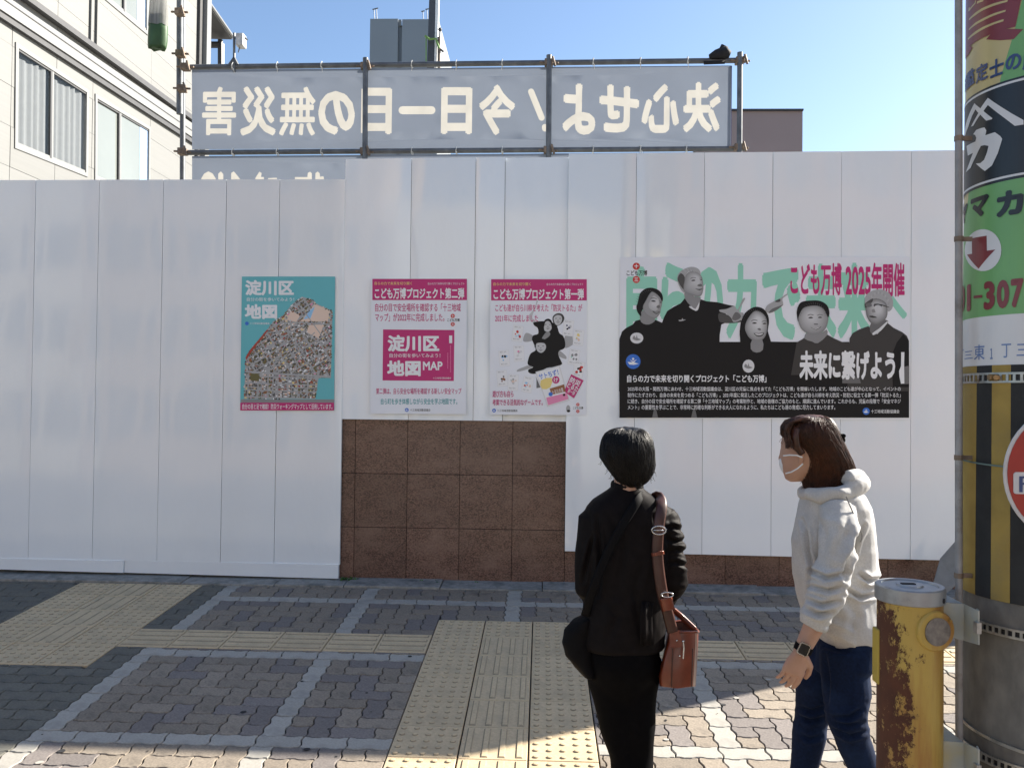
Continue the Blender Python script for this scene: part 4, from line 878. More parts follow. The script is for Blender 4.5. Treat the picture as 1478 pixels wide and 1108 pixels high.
# lower writing
T = lambda t, a, b2, c, d, bo=.01: p.text(t, a, b2, c, d, c_wht, 11, bo)
T('自らの力で未来を切り開くプロジェクト「こども万博」', 82, 594, 742, 630, .03)
T('2025年の大阪・関西万博にあわせ、十三地域活動協議会は、淀川区の児童に焦点をあてた「こども万博」を開催いたします。地域のこども達が中心となって、イベントの', 85, 650, 1378, 671)
T('制作にたずさわり、自身の未来を見つめる「こども万博」。2021年度に発足したこのプロジェクトは、こども達が自ら川柳を考え防災・防犯に役立てる第一弾「防災トるた」', 85, 679, 1378, 701)
T('に続き、自分の目で安全場所を確認する第二弾「十三地域マップ」の考案制作と、地域の皆様のご協力のもと、順調に進んでいます。これからも、児童の段階で「安全マネジ', 85, 708, 1378, 730)
T('メント」の重要性を学ぶことで、非常時に的確な判断ができる大人になれるように、私たちはこども達の育成に尽力してまいります。', 85, 736, 1068, 759)
T('十三地域活動協議会', 1238, 758, 1372, 776)
p.text('未来に繋げよう', 898, 478, 1352, 618, c_wht, 11, .045, 'large_lettering'); p.poly([(1152, 240), (1192, 240), (1188, 400), (1192, 626), (1150, 628), (1130, 540), (1126, 470), (1150, 410)], c_wht, 11, 'large_lettering', f=gF)
p.done()
# ---------------------------------------------------------------- utility pole with its wrapped prints
PY = 2.05
def Rz(z): return .176-.0075*(z-1.755)
_d = ray(1389.5, 600); _d = Vector((_d.x, _d.y)).normalized(); _n = Vector((_d.y, -_d.x))
_t = (PY-_n.y*.176)/_d.y; PC = Vector((_d.x*_t+_n.x*.176, PY))
PHI0 = math.atan2(-_n.y, -_n.x)                      # direction of the left tangent point
def CU_(px, py):
    d = ray(px, py); R = .176
    for _ in range(3):
        a = d.x**2+d.y**2; b = -2*(d.x*PC.x+d.y*PC.y); c = PC.length_squared-R*R; D = b*b-4*a*c
        t = (-b-math.sqrt(max(D, 0)))/(2*a); p = EYE+d*t; R = Rz(p.z)
    ph = math.atan2(p.y-PC.y, p.x-PC.x); return ((ph-PHI0+math.pi) % (2*math.pi)-math.pi)*.176, p.z
def CP(u, z, off=0):
    ph = PHI0+u/.176; r = Rz(z)+off; return Vector((PC.x+r*math.cos(ph), PC.y+r*math.sin(ph), z))
pole = empty('utility_pole', (PC.x, PC.y, gz(PC.y)), label='thick concrete utility pole wrapped in a green advert and a striped guard', cat='utility pole')
m_pole = M('pole_concrete', (.17, .165, .15), rough=.9, var=.25, scale=25, bump=.5, bscale=90, dirt=(.09, .088, .08), dscale=6, dlo=.45, dhi=.7, stretch=(1, 1, .5))
def cyl(z0, z1, off0, off1, n=72, mat=None, mb=None, caps=True):
    mb = mb or MB(); mb.loft([[CP(.176*2*math.pi*k/n, z, o) for k in range(n)] for z, o in ((z0, off0), (z1, off1))], caps, mat); return mb
smooth_by_angle(cyl(gz(PY)-.05, 9, 0, 0).build('shaft', m_pole, pole))
zS1 = CU_(1450, 529)[1]; zG0 = CU_(1450, 868)[1]; zBand = CU_(1440, 545)[1]
# striped rubber guard
c_gy = M('guard_yellow', (.36, .25, .06), rough=.75, var=.15, scale=20, dirt=(.12, .10, .06), dscale=5, dlo=.5, dhi=.8, bump=.3, bscale=150); c_gb = M('guard_black', (.018, .018, .018), rough=.7, var=.25, scale=20, dirt=(.06, .06, .06), dscale=9, dlo=.6, dhi=.75, bump=.3, bscale=150)
us = [CU_(x, 700)[0] for x in (1394.5, 1411, 1432.7, 1459.7)]
edges = [us[0], us[1], us[2], us[3]]; st = (us[3]-us[2]+us[2]-us[1])/2
while edges[-1] < .176*2*math.pi+us[0]-st*.5: edges.append(edges[-1]+st)
edges[-1] = us[0]+.176*2*math.pi
for i in range(len(edges)-1):
    k = MB(); n = max(2, int((edges[i+1]-edges[i])/.012)); uu = [edges[i]+(edges[i+1]-edges[i])*j/n for j in range(n+1)]
    rings = [[CP(u+(.0004 if j == 0 else -.0004 if j == n else 0), zG0, o) for o in (.001, .0045)]+[CP(u, zS1+.004, o) for o in (.0045, .001)] for j, u in enumerate(uu)]
    k.loft([[r[q] for q in range(4)] for r in rings]); smooth_by_angle(k.build('guard_stripe', c_gy if i % 2 == 0 else c_gb, pole))
# perforated steel bands
m_steel = M('band_steel', (.42, .42, .40), rough=.4, var=.3, scale=40, metal=.7, dirt=(.2, .13, .08), dscale=20, dlo=.55, dhi=.7)
def pband(z, h=.022, off=.006, tilt=0):
    k = MB(); n = 72
    for dz in (-h/2, h/2-.005):
        k.loft([[CP(.176*2*math.pi*j/n, z+dz+b_, o) for b_, o in ((0, off-.004), (.005, off-.004), (.005, off), (0, off))] for j in range(n)], False, closed=True)
    m = 76
    for j in range(m):
        u = .176*2*math.pi*j/m; w_ = .0028; k.loft([[CP(u+s*w_, z+dz, o) for s, o in ((-1, off-.003), (1, off-.003), (1, off), (-1, off))] for dz in (-h/2+.003, h/2-.003)])
    smooth_by_angle(k.build('steel_band', m_steel, pole)); cyl(z-h/2+.003, z+h/2-.003, .0012, .0012).build('band_backing', m_dark, pole)
zB2 = CU_(1450, 911)[1]; zB3 = CU_(1440, 1100)[1]
pband(zBand, .024, .0075); pband(zB2); pband(zB3)
k = MB(); c = CP(CU_(1439, 545)[0], zBand, .012); k.tube([c+Vector((.0, .004, 0)), c+Vector((-.002, -.014, 0))], .006, 8); k.tube([c+Vector((-.012, -.002, 0)), c+Vector((.014, -.002, 0))], .008, 6); k.build('band_screw', M('brass_screw', (.35, .26, .14), rough=.35, metal=.8), pole)
k = MB(); u0 = CU_(1391, 1044); u1 = CU_(1478, 1087)[1]; zc = (u0[1]+u1)/2
k.loft([[CP(.176*2*math.pi*j/72, zc+.012*math.cos(2*math.pi*j/72+.4)+b_, o) for b_, o in ((0, .002), (.007, .002), (.007, .006), (0, .006))] for j in range(72)], False, closed=True); k.build('wire_ring', m_steel, pole)
k = MB(); k.loft([[CP(.176*2*math.pi*j/72, CU_(1420, 666)[1]-.010*math.sin(j/11.5), .0065)+Vector((0, 0, b_)) for b_ in (0, .0035)]+[CP(.176*2*math.pi*j/72, CU_(1420, 666)[1]-.010*math.sin(j/11.5), .0085)+Vector((0, 0, b_)) for b_ in (.0035, 0)] for j in range(72)], False, closed=True); k.build('tie_wire', M('verdigris_wire', (.13, .19, .17), rough=.7), pole)
# conduit beside the pole
cd = MB(); cd.tube([VY(1383.5, -60, 2.03), VY(1383.8, 300, 2.03), VY(1383.8, 700, 2.03), VY(1384.5, 1100, 2.03), VY(1384.8, 1290, 2.03)], .0085, 12)
o = cd.build('conduit_pipe', M('grey_conduit', (.30, .30, .30), rough=.5, var=.15, scale=20, dirt=(.16, .14, .12), dscale=12, dlo=.55, dhi=.75), pole); smooth_by_angle(o)
for y in (200, 345, 660, 830):
    k = MB(); c = VY(1384, y, 2.03); k.tube([c+Vector((0, 0, -.006)), c+Vector((0, 0, .006))], .0105, 10); k.box(c.x, c.x+.03, c.y-.004, c.y+.004, c.z-.005, c.z+.005); k.build('saddle_clip', m_clamp, pole)

class Wrap:
    def __init__(s, parent): s.par = parent; s.k = {}; s.n = 0
    def put(s, pts, faces, mat, L, name):
        """pts are (u, z) pairs; long faces are cut so that they follow the curve"""
        bm = bmesh.new(); vs = [bm.verts.new((u, 0, z)) for u, z in pts]
        for f in faces:
            try: bm.faces.new([vs[i] for i in f])
            except ValueError: pass
        u0 = min(p[0] for p in pts); u1 = max(p[0] for p in pts); x = math.floor(u0/.008)*.008+.008
        while x < u1:
            bmesh.ops.bisect_plane(bm, geom=bm.verts[:]+bm.edges[:]+bm.faces[:], plane_co=(x, 0, 0), plane_no=(1, 0, 0), dist=1e-6); x += .008
        bm.verts.ensure_lookup_table(); bm.verts.index_update()
        V = [CP(v.co.x, v.co.z, .0022+L*.0004+(s.n % 8)*3e-5) for v in bm.verts]; F_ = [tuple(v.index for v in f.verts) for f in bm.faces]; bm.free(); s.n += 1
        s.k.setdefault(name, MB()).add(V, F_, mat)
    def poly(s, pts, mat, L=1, name='print', f=None, sm=0, raw=False):
        if sm: pts = catmull(pts, sm)
        q = pts if raw else [CU_(*(f(*p) if f else p)) for p in pts]
        t = tessellate_polygon([[Vector((u, z, 0)) for u, z in q]]); s.put(q, [tuple(a) for a in t], mat, L, name)
    def text(s, t, f, x0, y0, x1, y1, mat, L=3, bold=.03, name='lettering'):
        u0 = CU_(*f(x0, (y0+y1)/2))[0]; u1 = CU_(*f(x1, (y0+y1)/2))[0]; xm = (x0+x1)/2; zt_ = CU_(*f(xm, y0))[1]; zb_ = CU_(*f(xm, y1))[1]
        for ci, (vs, fs) in enumerate(bold_copies(t, bold, u0, -zt_, u1, -zb_, 8)): s.put([(x, -y) for x, y in vs], fs, mat, L, name)
    def done(s):
        for n, mb in s.k.items(): tag(mb.build(n, None, s.par, fix=False), kind='stuff')
def pcs(n, rgb):
    rgb = tuple(min(.75, c*1.25) for c in rgb) if max(rgb) > .02 else rgb
    return M(n, rgb, rough=.4, var=.04, scale=6, coat=.2, coat_rough=.3, dirt=tuple(c*.8 for c in rgb), dscale=4, dlo=.55, dhi=.9)
q_cr = pcs('advert_cream', (.46, .38, .17)); q_gn = pcs('advert_green', (.13, .32, .105)); q_rd = pcs('advert_red', (.17, .022, .025)); q_nv = pcs('advert_navy', (.025, .05, .15)); q_bk = pcs('advert_black', (.006, .007, .010)); q_wh = pcs('advert_white', (.56, .56, .56)); q_hand = pcs('blue_pen', (.10, .17, .36))
sh = cyl(zS1, 3.6, .0015, .0015, 96).build('advert_sheet', q_cr, pole); smooth_by_angle(sh)
W_ = Wrap(sh); e1 = zt(1370, 0, .11739); e2 = zt(1370, 130, .11739); e3 = zt(1370, 260, .11739); e4 = zt(1370, 390, .15341)
zN = CU_(1440, 455)[1]; ue = .40
uL = CU_(1392, 460)[0]
# green field right of the cream band, white foot
zbk0, zbk1 = CU_(1440, 121)[1], CU_(1440, 264)[1]
ub = [CU_(*e1(x, y)) for x, y in ((905, -250), (900, 0), (820, 340), (770, 520), (700, 750), (635, 985))]
W_.poly(ub+[(ub[-1][0], zbk1-.01), (.4, zbk1-.01), (.4, ub[0][1])], q_gn, 0, raw=True, name='green_field')
gl = [CU_(*e3(x, y)) for x, y in ((255, 120), (235, 330), (192, 560), (180, 900))]
W_.poly([(gl[0][0], zbk1+.01)]+gl+[(gl[-1][0]-.002, zN), (.4, zN), (.4, zbk1+.01)], q_gn, 0, raw=True, name='green_field')
W_.poly([(-.25, zS1), (.4, zS1), (.4, zN), (-.25, zN)], q_wh, 1, raw=True, name='white_foot')
W_.poly([(-.25, zbk1), (.4, zbk1), (.4, zbk0), (-.25, zbk0)], q_bk, 1, raw=True, name='black_field')
for z, d in ((zbk0, -.0105), (zbk1, .0062)): W_.poly([(-.25, z+d), (.4, z+d), (.4, z+d+.0052), (-.25, z+d+.0052)], q_wh, 2, raw=True, name='border_line')
W_.poly([(212, -300), (890, -300), (890, 0), (820, 335), (705, 362), (915, 366), (800, 488), (640, 500), (465, 490), (515, 430), (400, 480), (275, 565), (300, 590), (250, 680), (213, 730)], q_rd, 1, f=e1, name='red_brush_print')
for pts in ([(258, 240), (330, 165), (420, 105), (560, 48), (730, 5), (725, 30), (560, 78), (425, 135), (335, 195), (263, 252)], [(256, 362), (340, 280), (420, 235), (560, 170), (705, 128), (700, 150), (560, 198), (425, 262), (340, 310), (260, 375)], [(244, 478), (330, 395), (420, 340), (560, 280), (680, 242), (676, 268), (560, 306), (425, 368), (335, 425), (250, 492)], [(355, 52), (362, 20), (450, -10), (430, 20)], [(250, 150), (256, 100), (270, 90), (268, 120)], [(256, 130), (330, 40), (340, 0), (346, 0), (338, 50), (262, 142)]): W_.poly(pts, q_cr, 2, f=e1, name='cream_stroke')
for t, x0, y0, x1, y1 in (('鑑', 212, 862, 330, 1068), ('定', 345, 782, 492, 1000), ('士', 508, 728, 682, 942), ('の', 702, 668, 896, 866), ('店', 905, 640, 1100, 850)): W_.text(t, e1, x0, y0, x1, y1, q_nv, 3, .035)
W_.poly([(183, 680), (192, 600), (212, 480), (245, 350), (285, 250), (327, 165), (400, 228), (490, 100), (640, 205), (780, 295), (920, 375), (920, 430), (815, 446), (700, 355), (490, 188), (437, 262), (545, 350), (535, 364), (470, 380), (398, 305), (315, 440), (286, 452), (345, 340), (375, 285), (340, 240), (300, 320), (255, 450), (225, 530), (205, 620)], q_wh, 3, f=e2, name='emblem')
W_.poly([(313, 545), (350, 492), (410, 470), (450, 462), (472, 500), (460, 560), (575, 522), (640, 570), (664, 605), (610, 780), (540, 930), (455, 998), (410, 965), (345, 905), (400, 900), (445, 860), (480, 770), (498, 690), (450, 680), (405, 690), (340, 830), (280, 960), (225, 1012), (265, 900), (310, 775), (248, 808), (232, 690), (340, 635), (350, 590), (338, 556)], q_wh, 3, f=e2, name='emblem')
W_.text('ヤ', e3, 150, 290, 240, 545, q_bk, 3, .06); W_.text('マ', e3, 280, 195, 505, 452, q_bk, 3, .06); W_.text('カ', e3, 590, 125, 925, 440, q_bk, 3, .06)
W_.poly([(430+222*math.cos(a*.2094), 862+258*math.sin(a*.2094)) for a in range(30)], q_wh, 2, f=e3, name='white_disc')
W_.poly([(296, 716), (475, 684), (478, 868), (580, 855), (378, 1090), (238, 915), (298, 905)], q_rd, 3, f=e3, name='red_arrow')
for t, x0, y0, x1, y1 in (('0', 118, 150, 161, 397), ('1', 180, 132, 217, 386), ('3', 335, 102, 440, 372), ('0', 455, 90, 572, 360), ('7', 585, 78, 704, 352)): W_.text(t, e4, x0, y0, x1, y1, q_rd, 3, .05)
W_.poly([(243, 240), (322, 232), (322, 258), (243, 266)], q_rd, 3, f=e4, name='lettering')
for t, x0, y0, x1, y1 in (('十', 85, 690, 150, 840), ('三', 160, 760, 235, 832), ('東', 248, 700, 345, 842), ('１', 395, 735, 420, 835), ('丁', 500, 692, 590, 822), ('三', 640, 692, 740, 805)): W_.text(t, e4, x0, y0, x1, y1, q_hand, 3, .005, 'handwriting')
W_.done()
# round red sign strapped to the front of the pole
sg = empty('round_sign', VY(1549, 684, 1.83), label='round red sign with white rim and white box, cut off by the right picture edge', cat='sign')
C0 = VY(1549, 684, 1.84); rr = .148
k = MB(); k.tube([C0+Vector((0, .0, 0)), C0+Vector((0, -.004, 0))], rr, 48); smooth_by_angle(k.build('rim', M('sign_white', (.6, .6, .6), rough=.4), sg))
k = MB(); k.tube([C0+Vector((0, -.0035, 0)), C0+Vector((0, -.0055, 0))], rr-.007, 48); smooth_by_angle(k.build('face', M('sign_red', (.34, .02, .018), rough=.3, coat=.5, var=.06), sg))
def box_px(x0, y0, x1, y1, Y, r):
    a = VY(x0, y0, Y); b = VY(x1, y1, Y); pts = []
    for cx, cz, s0 in ((b.x-r, a.z-r, 0), (a.x+r, a.z-r, 1), (a.x+r, b.z+r, 2), (b.x-r, b.z+r, 3)):
        for j in range(5): t = (s0+j/4)*math.pi/2; pts.append((cx+r*math.cos(t), Y, cz+r*math.sin(t)))
    return pts
k = MB(); k.prism(box_px(1463, 681, 1635, 715, C0.y-.007, .006), (0, .0015, 0)); k.build('name_box', M('sign_white', (.6, .6, .6)), sg)
p = Print(C0.y-.0072, lambda x, y: (x, y), sg); p.text('F', 1471, 687, 1490, 710, q_nv, 1, .0); p.done()
k = MB(); k.box(C0.x-.02, C0.x+.02, C0.y+.001, C0.y+.06, C0.z-.01, C0.z+.01); k.build('strap_bracket', m_steel, sg)

# ---------------------------------------------------------------- rusty yellow guard post
BY = 2.0; BC = VY(1313, 900, BY); BR = .0712
bo = empty('guard_post', (BC.x, BC.y, gz(BY)), label='rusty yellow steel guard post with a grey metal cap beside the utility pole', cat='guard post')
m_rust = bpy.data.materials.new('rusty_yellow_paint'); m_rust.use_nodes = True
def rust_nodes(m):
    n = m.node_tree.nodes; l = m.node_tree.links; b = n['Principled BSDF']; tc = n.new('ShaderNodeTexCoord'); mp = n.new('ShaderNodeMapping'); l.new(tc.outputs['Object'], mp.inputs[0])
    def nz(scale, det, st, rough=.6):
        a = n.new('ShaderNodeMapping'); a.inputs['Scale'].default_value = st; l.new(tc.outputs['Object'], a.inputs[0]); t = n.new('ShaderNodeTexNoise'); t.inputs['Scale'].default_value = scale; t.inputs['Detail'].default_value = det; t.inputs['Roughness'].default_value = rough; l.new(a.outputs[0], t.inputs['Vector']); return t.outputs['Fac']
    def math_(op, a, c, d=None):
        t = n.new('ShaderNodeMath'); t.operation = op
        for i, v in enumerate((a, c, d)):
            if v is None: continue
            if isinstance(v, (int, float)): t.inputs[i].default_value = v
            else: l.new(v, t.inputs[i])
        return t.outputs[0]
    sx = n.new('ShaderNodeSeparateXYZ'); l.new(tc.outputs['Object'], sx.inputs[0])
    left = math_('MULTIPLY', math_('SUBTRACT', BC.x-.030, sx.outputs['X']), 2.1)          # the weather side holds more rust
    low = math_('MULTIPLY', math_('SUBTRACT', 1.24, sx.outputs['Z']), .12)
    band = math_('MULTIPLY', math_('COSINE', math_('MULTIPLY', math_('SUBTRACT', sx.outputs['Z'], 1.03), 7.0), 0), .05)
    f = math_('ADD', math_('ADD', math_('ADD', nz(17, 12, (1, 1, .7), .82), left), low), band)
    mr = n.new('ShaderNodeMapRange'); mr.inputs[1].default_value = .548; mr.inputs[2].default_value = .575; l.new(f, mr.inputs[0])
    st = math_('ADD', nz(22, 4, (1, 1, .12)), math_('MULTIPLY', low, 1.6)); ms = n.new('ShaderNodeMapRange'); ms.inputs[1].default_value = .46; ms.inputs[2].default_value = .74; ms.inputs[4].default_value = .85; l.new(st, ms.inputs[0])
    def mix(f_, a, c):
        t = n.new('ShaderNodeMixRGB')
        for i, v in enumerate((f_, a, c)):
            if isinstance(v, tuple): t.inputs[i].default_value = v+(1,)
            else: l.new(v, t.inputs[i])
        return t.outputs[0]
    paint = mix(nz(6, 4, (1, 1, 1)), (.40, .265, .045), (.52, .37, .10)); paint = mix(ms.outputs[0], paint, (.26, .085, .025))
    rust = mix(nz(30, 6, (1, 1, .5)), (.035, .014, .010), (.13, .045, .02)); l.new(mix(mr.outputs[0], paint, rust), b.inputs['Base Color'])
    r = n.new('ShaderNodeMapRange'); r.inputs[3].default_value = .35; r.inputs[4].default_value = .9; l.new(mr.outputs[0], r.inputs[0]); l.new(r.outputs[0], b.inputs['Roughness'])
    bp = n.new('ShaderNodeBump'); bp.inputs['Strength'].default_value = .6; bp.inputs['Distance'].default_value = .002; h = math_('ADD', math_('MULTIPLY', mr.outputs[0], -.6), math_('MULTIPLY', nz(120, 4, (1, 1, 1)), .4)); l.new(h, bp.inputs['Height']); l.new(bp.outputs[0], b.inputs['Normal'])
rust_nodes(m_rust)
ztop = VY(1313, 862, BY).z+.006
k = MB(); k.tube([(BC.x, BC.y, gz(BY)-.02), (BC.x, BC.y, ztop)], BR, 48); smooth_by_angle(k.build('post_tube', m_rust, bo))
m_cap = M('grey_cap_metal', (.36, .37, .38), rough=.42, var=.12, scale=14, metal=.55, dirt=(.24, .24, .24), dscale=14, dlo=.5, dhi=.75)
k = MB(); n = 48; rC = .0762; zc0 = ztop-.012; zc1 = VY(1313, 843, BY).z-.0
rings = [[(BC.x+r*math.cos(2*math.pi*j/n), BC.y+r*math.sin(2*math.pi*j/n), z) for j in range(n)] for r, z in ((rC-.003, zc0), (rC, zc0+.002), (rC, zc1-.003), (rC-.003, zc1), (rC-.014, zc1), (rC-.016, zc1-.003), (.03, zc1-.003), (.028, zc1+.001), (.001, zc1+.001))]
k.loft(rings); smooth_by_angle(k.build('cap', m_cap, bo), 25)
k = MB(); k.box(BC.x-.02, BC.x+.012, BC.y-.006, BC.y+.006, zc1+.001, zc1+.003); k.build('cap_slot', m_dark, bo)
for dx in (-.032, .052):
    a = math.atan2(-1, dx/rC*1.3); c = Vector((BC.x+dx, BC.y-math.sqrt(rC*rC-dx*dx), (zc0+zc1)/2-.006)); nn = Vector((dx, c.y-BC.y, 0)).normalized()
    k = MB(); k.tube([c-nn*.002, c+nn*.0012], .0042 if dx < 0 else .006, 8); k.build('cap_screw', m_dark if dx > 0 else m_cap, bo)
# round reflector
rc = VY(1331, 899, BY); dx = rc.x-BC.x; c = Vector((rc.x, BC.y-math.sqrt(BR*BR-dx*dx), rc.z)); nn = (Vector((c.x, c.y, 0))-Vector((BC.x, BC.y, 0))).normalized(); nn = (nn+Vector((-.1, -.5, 0))).normalized()
k = MB(); k.tube([c-nn*.02, c+nn*.003, c+nn*.007], [.046, .046, .0425], 32); smooth_by_angle(k.build('reflector_collar', m_rust, bo))
k = MB(); k.tube([c+nn*.004, c+nn*.010], [.0315, .0315], 32); smooth_by_angle(k.build('reflector_glass', M('cloudy_reflector', (.17, .15, .13), rough=.25, var=.4, scale=60, coat=.6), bo))
for a in (.7, 2.5, 4.2): k = MB(); e_ = Vector((math.cos(a)*.039, 0, math.sin(a)*.039)); k.tube([c+e_+nn*.003, c+e_+nn*.009], .003, 8); k.build('reflector_screw', m_rust, bo)
# plate on the far left side
a = VY(1264, 906, BY+.01); b = VY(1271.5, 985, BY+.01); k = MB(); k.box(a.x-.001, b.x+.004, BY-.004, BY+.03, b.z, a.z); k.build('side_plate', M('yellow_paint', (.42, .31, .05), rough=.45, var=.15), bo, bevel=.003)
# brackets joining post and pole
m_brk = M('chalky_bracket_paint', (.36, .385, .37), rough=.5, var=.2, scale=9, dirt=(.42, .37, .2), dscale=7, dlo=.45, dhi=.7, metal=.1)
def bracket(y0, y1, y2, y3, zf):
    k = MB(); P = [VY(1352, y0, BY-.035), VY(1391, y0+3, BY-.045), VY(1412, y0+13, BY-.11), VY(1412, y2, BY-.11), VY(1391, y2-6, BY-.045), VY(1352, y1, BY-.035)]
    k.prism([P[0], P[1], P[4], P[5]], (0, .005, 0)); k.prism([P[1], P[2], P[3], P[4]], (.001, .005, 0)); k.prism([P[0], P[1], P[1]+Vector((-.004, .11, .004)), P[0]+Vector((0, .09, .004))], (0, 0, -.005)); k.prism([P[5], P[4], P[4]+Vector((-.004, .11, .0)), P[5]+Vector((0, .09, 0))], (0, 0, .005))
    k.prism([P[2], P[3], P[3]+Vector((.006, .02, 0)), P[2]+Vector((.006, .02, 0))], (.003, 0, 0)); k.build('bracket_arm', m_brk, bo)
    c = (P[2]+P[3])/2; k = MB(); k.box(c.x-.006, c.x+.004, c.y-.006, c.y+.01, c.z-.012, c.z+.012); k.build('bracket_bolt', m_steel, bo)
bracket(868, 915, 930, 0, 0); bracket(1068, 1118, 1140, 0, 0)
# ---------------------------------------------------------------- people
def remesh(mb, name, mat, parent, voxel=.006, sm=6, fn=None, smooth=True):
    me = bpy.data.meshes.new(name); me.from_pydata([tuple(v) for v in mb.v], [], mb.f)
    bm = bmesh.new(); bm.from_mesh(me); bmesh.ops.recalc_face_normals(bm, faces=bm.faces); bm.to_mesh(me); bm.free()
    t = bpy.data.objects.new('tmp', me); COL.objects.link(t)
    r = t.modifiers.new('r', 'REMESH'); r.mode = 'VOXEL'; r.voxel_size = voxel
    s = t.modifiers.new('s', 'SMOOTH'); s.factor = .5; s.iterations = sm
    dg = bpy.context.evaluated_depsgraph_get(); out = bpy.data.meshes.new_from_object(t.evaluated_get(dg)); bpy.data.objects.remove(t); bpy.data.meshes.remove(me)
    out.name = name; out.materials.clear(); out.materials.append(mat)
    if fn:
        N = [v.normal.copy() for v in out.vertices]
        for v, n_ in zip(out.vertices, N): v.co += n_*fn(v.co, n_)
    if smooth: out.shade_smooth()
    return link(name, out, parent)
def hrow(mb, rows, n=28, expo=2.0):
    rings = []
    for c, rx, ry in rows:
        ring = []
        for k in range(n):
            a = 2*math.pi*k/n; ca, sa = math.cos(a), math.sin(a); e_ = 2/expo
            ring.append((c.x+rx*math.copysign(abs(ca)**e_, ca), c.y+ry*math.copysign(abs(sa)**e_, sa), c.z))
        rings.append(ring)
    mb.loft(rings)
def ridge(p, s, st=(1, 1, 1)):
    v = noise.noise(Vector((p.x*st[0]*s, p.y*st[1]*s, p.z*st[2]*s))); return 1-2*abs(v)
def head(mb, c, f, up=Vector((0, 0, 1)), s=1.0):
    """skull with face, c = head centre, f = facing; z axis up"""
    f = f.normalized(); r = f.cross(up).normalized(); u = r.cross(f).normalized(); n = 32
    rows = [(.000, .048, .022, .022), (.012, .042, .045, .038), (.035, .028, .066, .053), (.06, .016, .080, .062), (.09, .006, .090, .070), (.12, .0, .094, .075), (.15, -.002, .094, .076), (.18, -.004, .086, .070), (.205, -.005, .066, .055), (.22, -.005, .038, .032), (.225, -.005, .012, .012)]
    rings = []
    for z, yc, d, w_ in rows:
        ring = []
        for k in range(n):
            a = 2*math.pi*k/n; y = yc+d*math.cos(a); x = w_*math.sin(a); fr = max(0, math.cos(a))
            def G(z0, sz, x0, sx): return math.exp(-((z-z0)/sz)**2-((x-x0)/sx)**2)
            if fr > .2: y += .019*G(.082, .013, 0, .011)+.010*G(.105, .016, 0, .008)+.007*G(.052, .008, 0, .018)+.005*G(.125, .012, 0, .03)-.007*G(.108, .011, .03, .013)-.007*G(.108, .011, -.03, .013)+.005*G(.01, .012, 0, .015)+.004*G(.085, .015, .042, .018)+.004*G(.085, .015, -.042, .018)
            ring.append(c+(f*y+r*x+u*(z-.115))*s)
        rings.append(ring)
    mb.loft(rings)
    for sd in (-1, 1):
        e_ = c+(r*sd*.074+f*-.004+u*-.022)*s; mb.tube([e_+u*-.028*s+f*.006*s, e_+u*-.012*s+r*sd*.006*s, e_+u*.012*s+r*sd*.010*s-f*.004*s, e_+u*.026*s+r*sd*.006*s], [(.006*s, .005*s), (.010*s, .005*s), (.015*s, .006*s), (.008*s, .005*s)], 10, up=f)
def hand(mb, wrist, d, nrm, side, s=1.0, curl=.5):
    """wrist point, d = direction along the hand, nrm = back of the hand, side = +1/-1 puts the thumb on d x nrm or opposite"""
    d = d.normalized(); nrm = (nrm-d*nrm.dot(d)).normalized(); w_ = d.cross(nrm).normalized()*side
    mb.loft([[wrist+d*t+w_*(hw*math.cos(a)+off)+nrm*(th*math.sin(a)) for a in [2*math.pi*k/14 for k in range(14)]] for t, hw, th, off in ((-.02*s, .024*s, .019*s, 0), (.012*s, .026*s, .017*s, 0), (.04*s, .036*s, .0155*s, 0), (.07*s, .040*s, .014*s, 0), (.085*s, .038*s, .012*s, 0))])
    L = (.066, .074, .068, .054); 
    for i in range(4):
        o = (.029-.0193*i)*s; p = wrist+d*.078*s+w_*o; r = (.0086-.0005*i)*s; seg = L[i]*s; pts = [p-d*.012*s, p]; dd = d.copy(); 
        dd = (d+w_*(.05-.035*i)).normalized()
        for k_, fr in enumerate((.42, .32, .26)):
            ang = curl*(.55 if k_ == 0 else 1)*(1+.12*i); c_, s_ = math.cos(ang), math.sin(ang); q = (dd*c_-nrm*s_).normalized(); p = p+q*seg*fr; pts.append(p); dd = q
        mb.tube(pts, [r*1.05, r*1.05, r, r*.93, r*.72], 10)
    b = wrist+d*.022*s+w_*.022*s; t1 = b+(d*.55+w_*.75-nrm*.25).normalized()*.038*s; t2 = t1+(d*.9+w_*.3-nrm*.35).normalized()*.03*s; t3 = t2+(d*.95+w_*.05-nrm*.45).normalized()*.024*s
    mb.tube([b-w_*.012*s, b, t1, t2, t3], [.014*s, .015*s, .0115*s, .0098*s, .0072*s], 10)
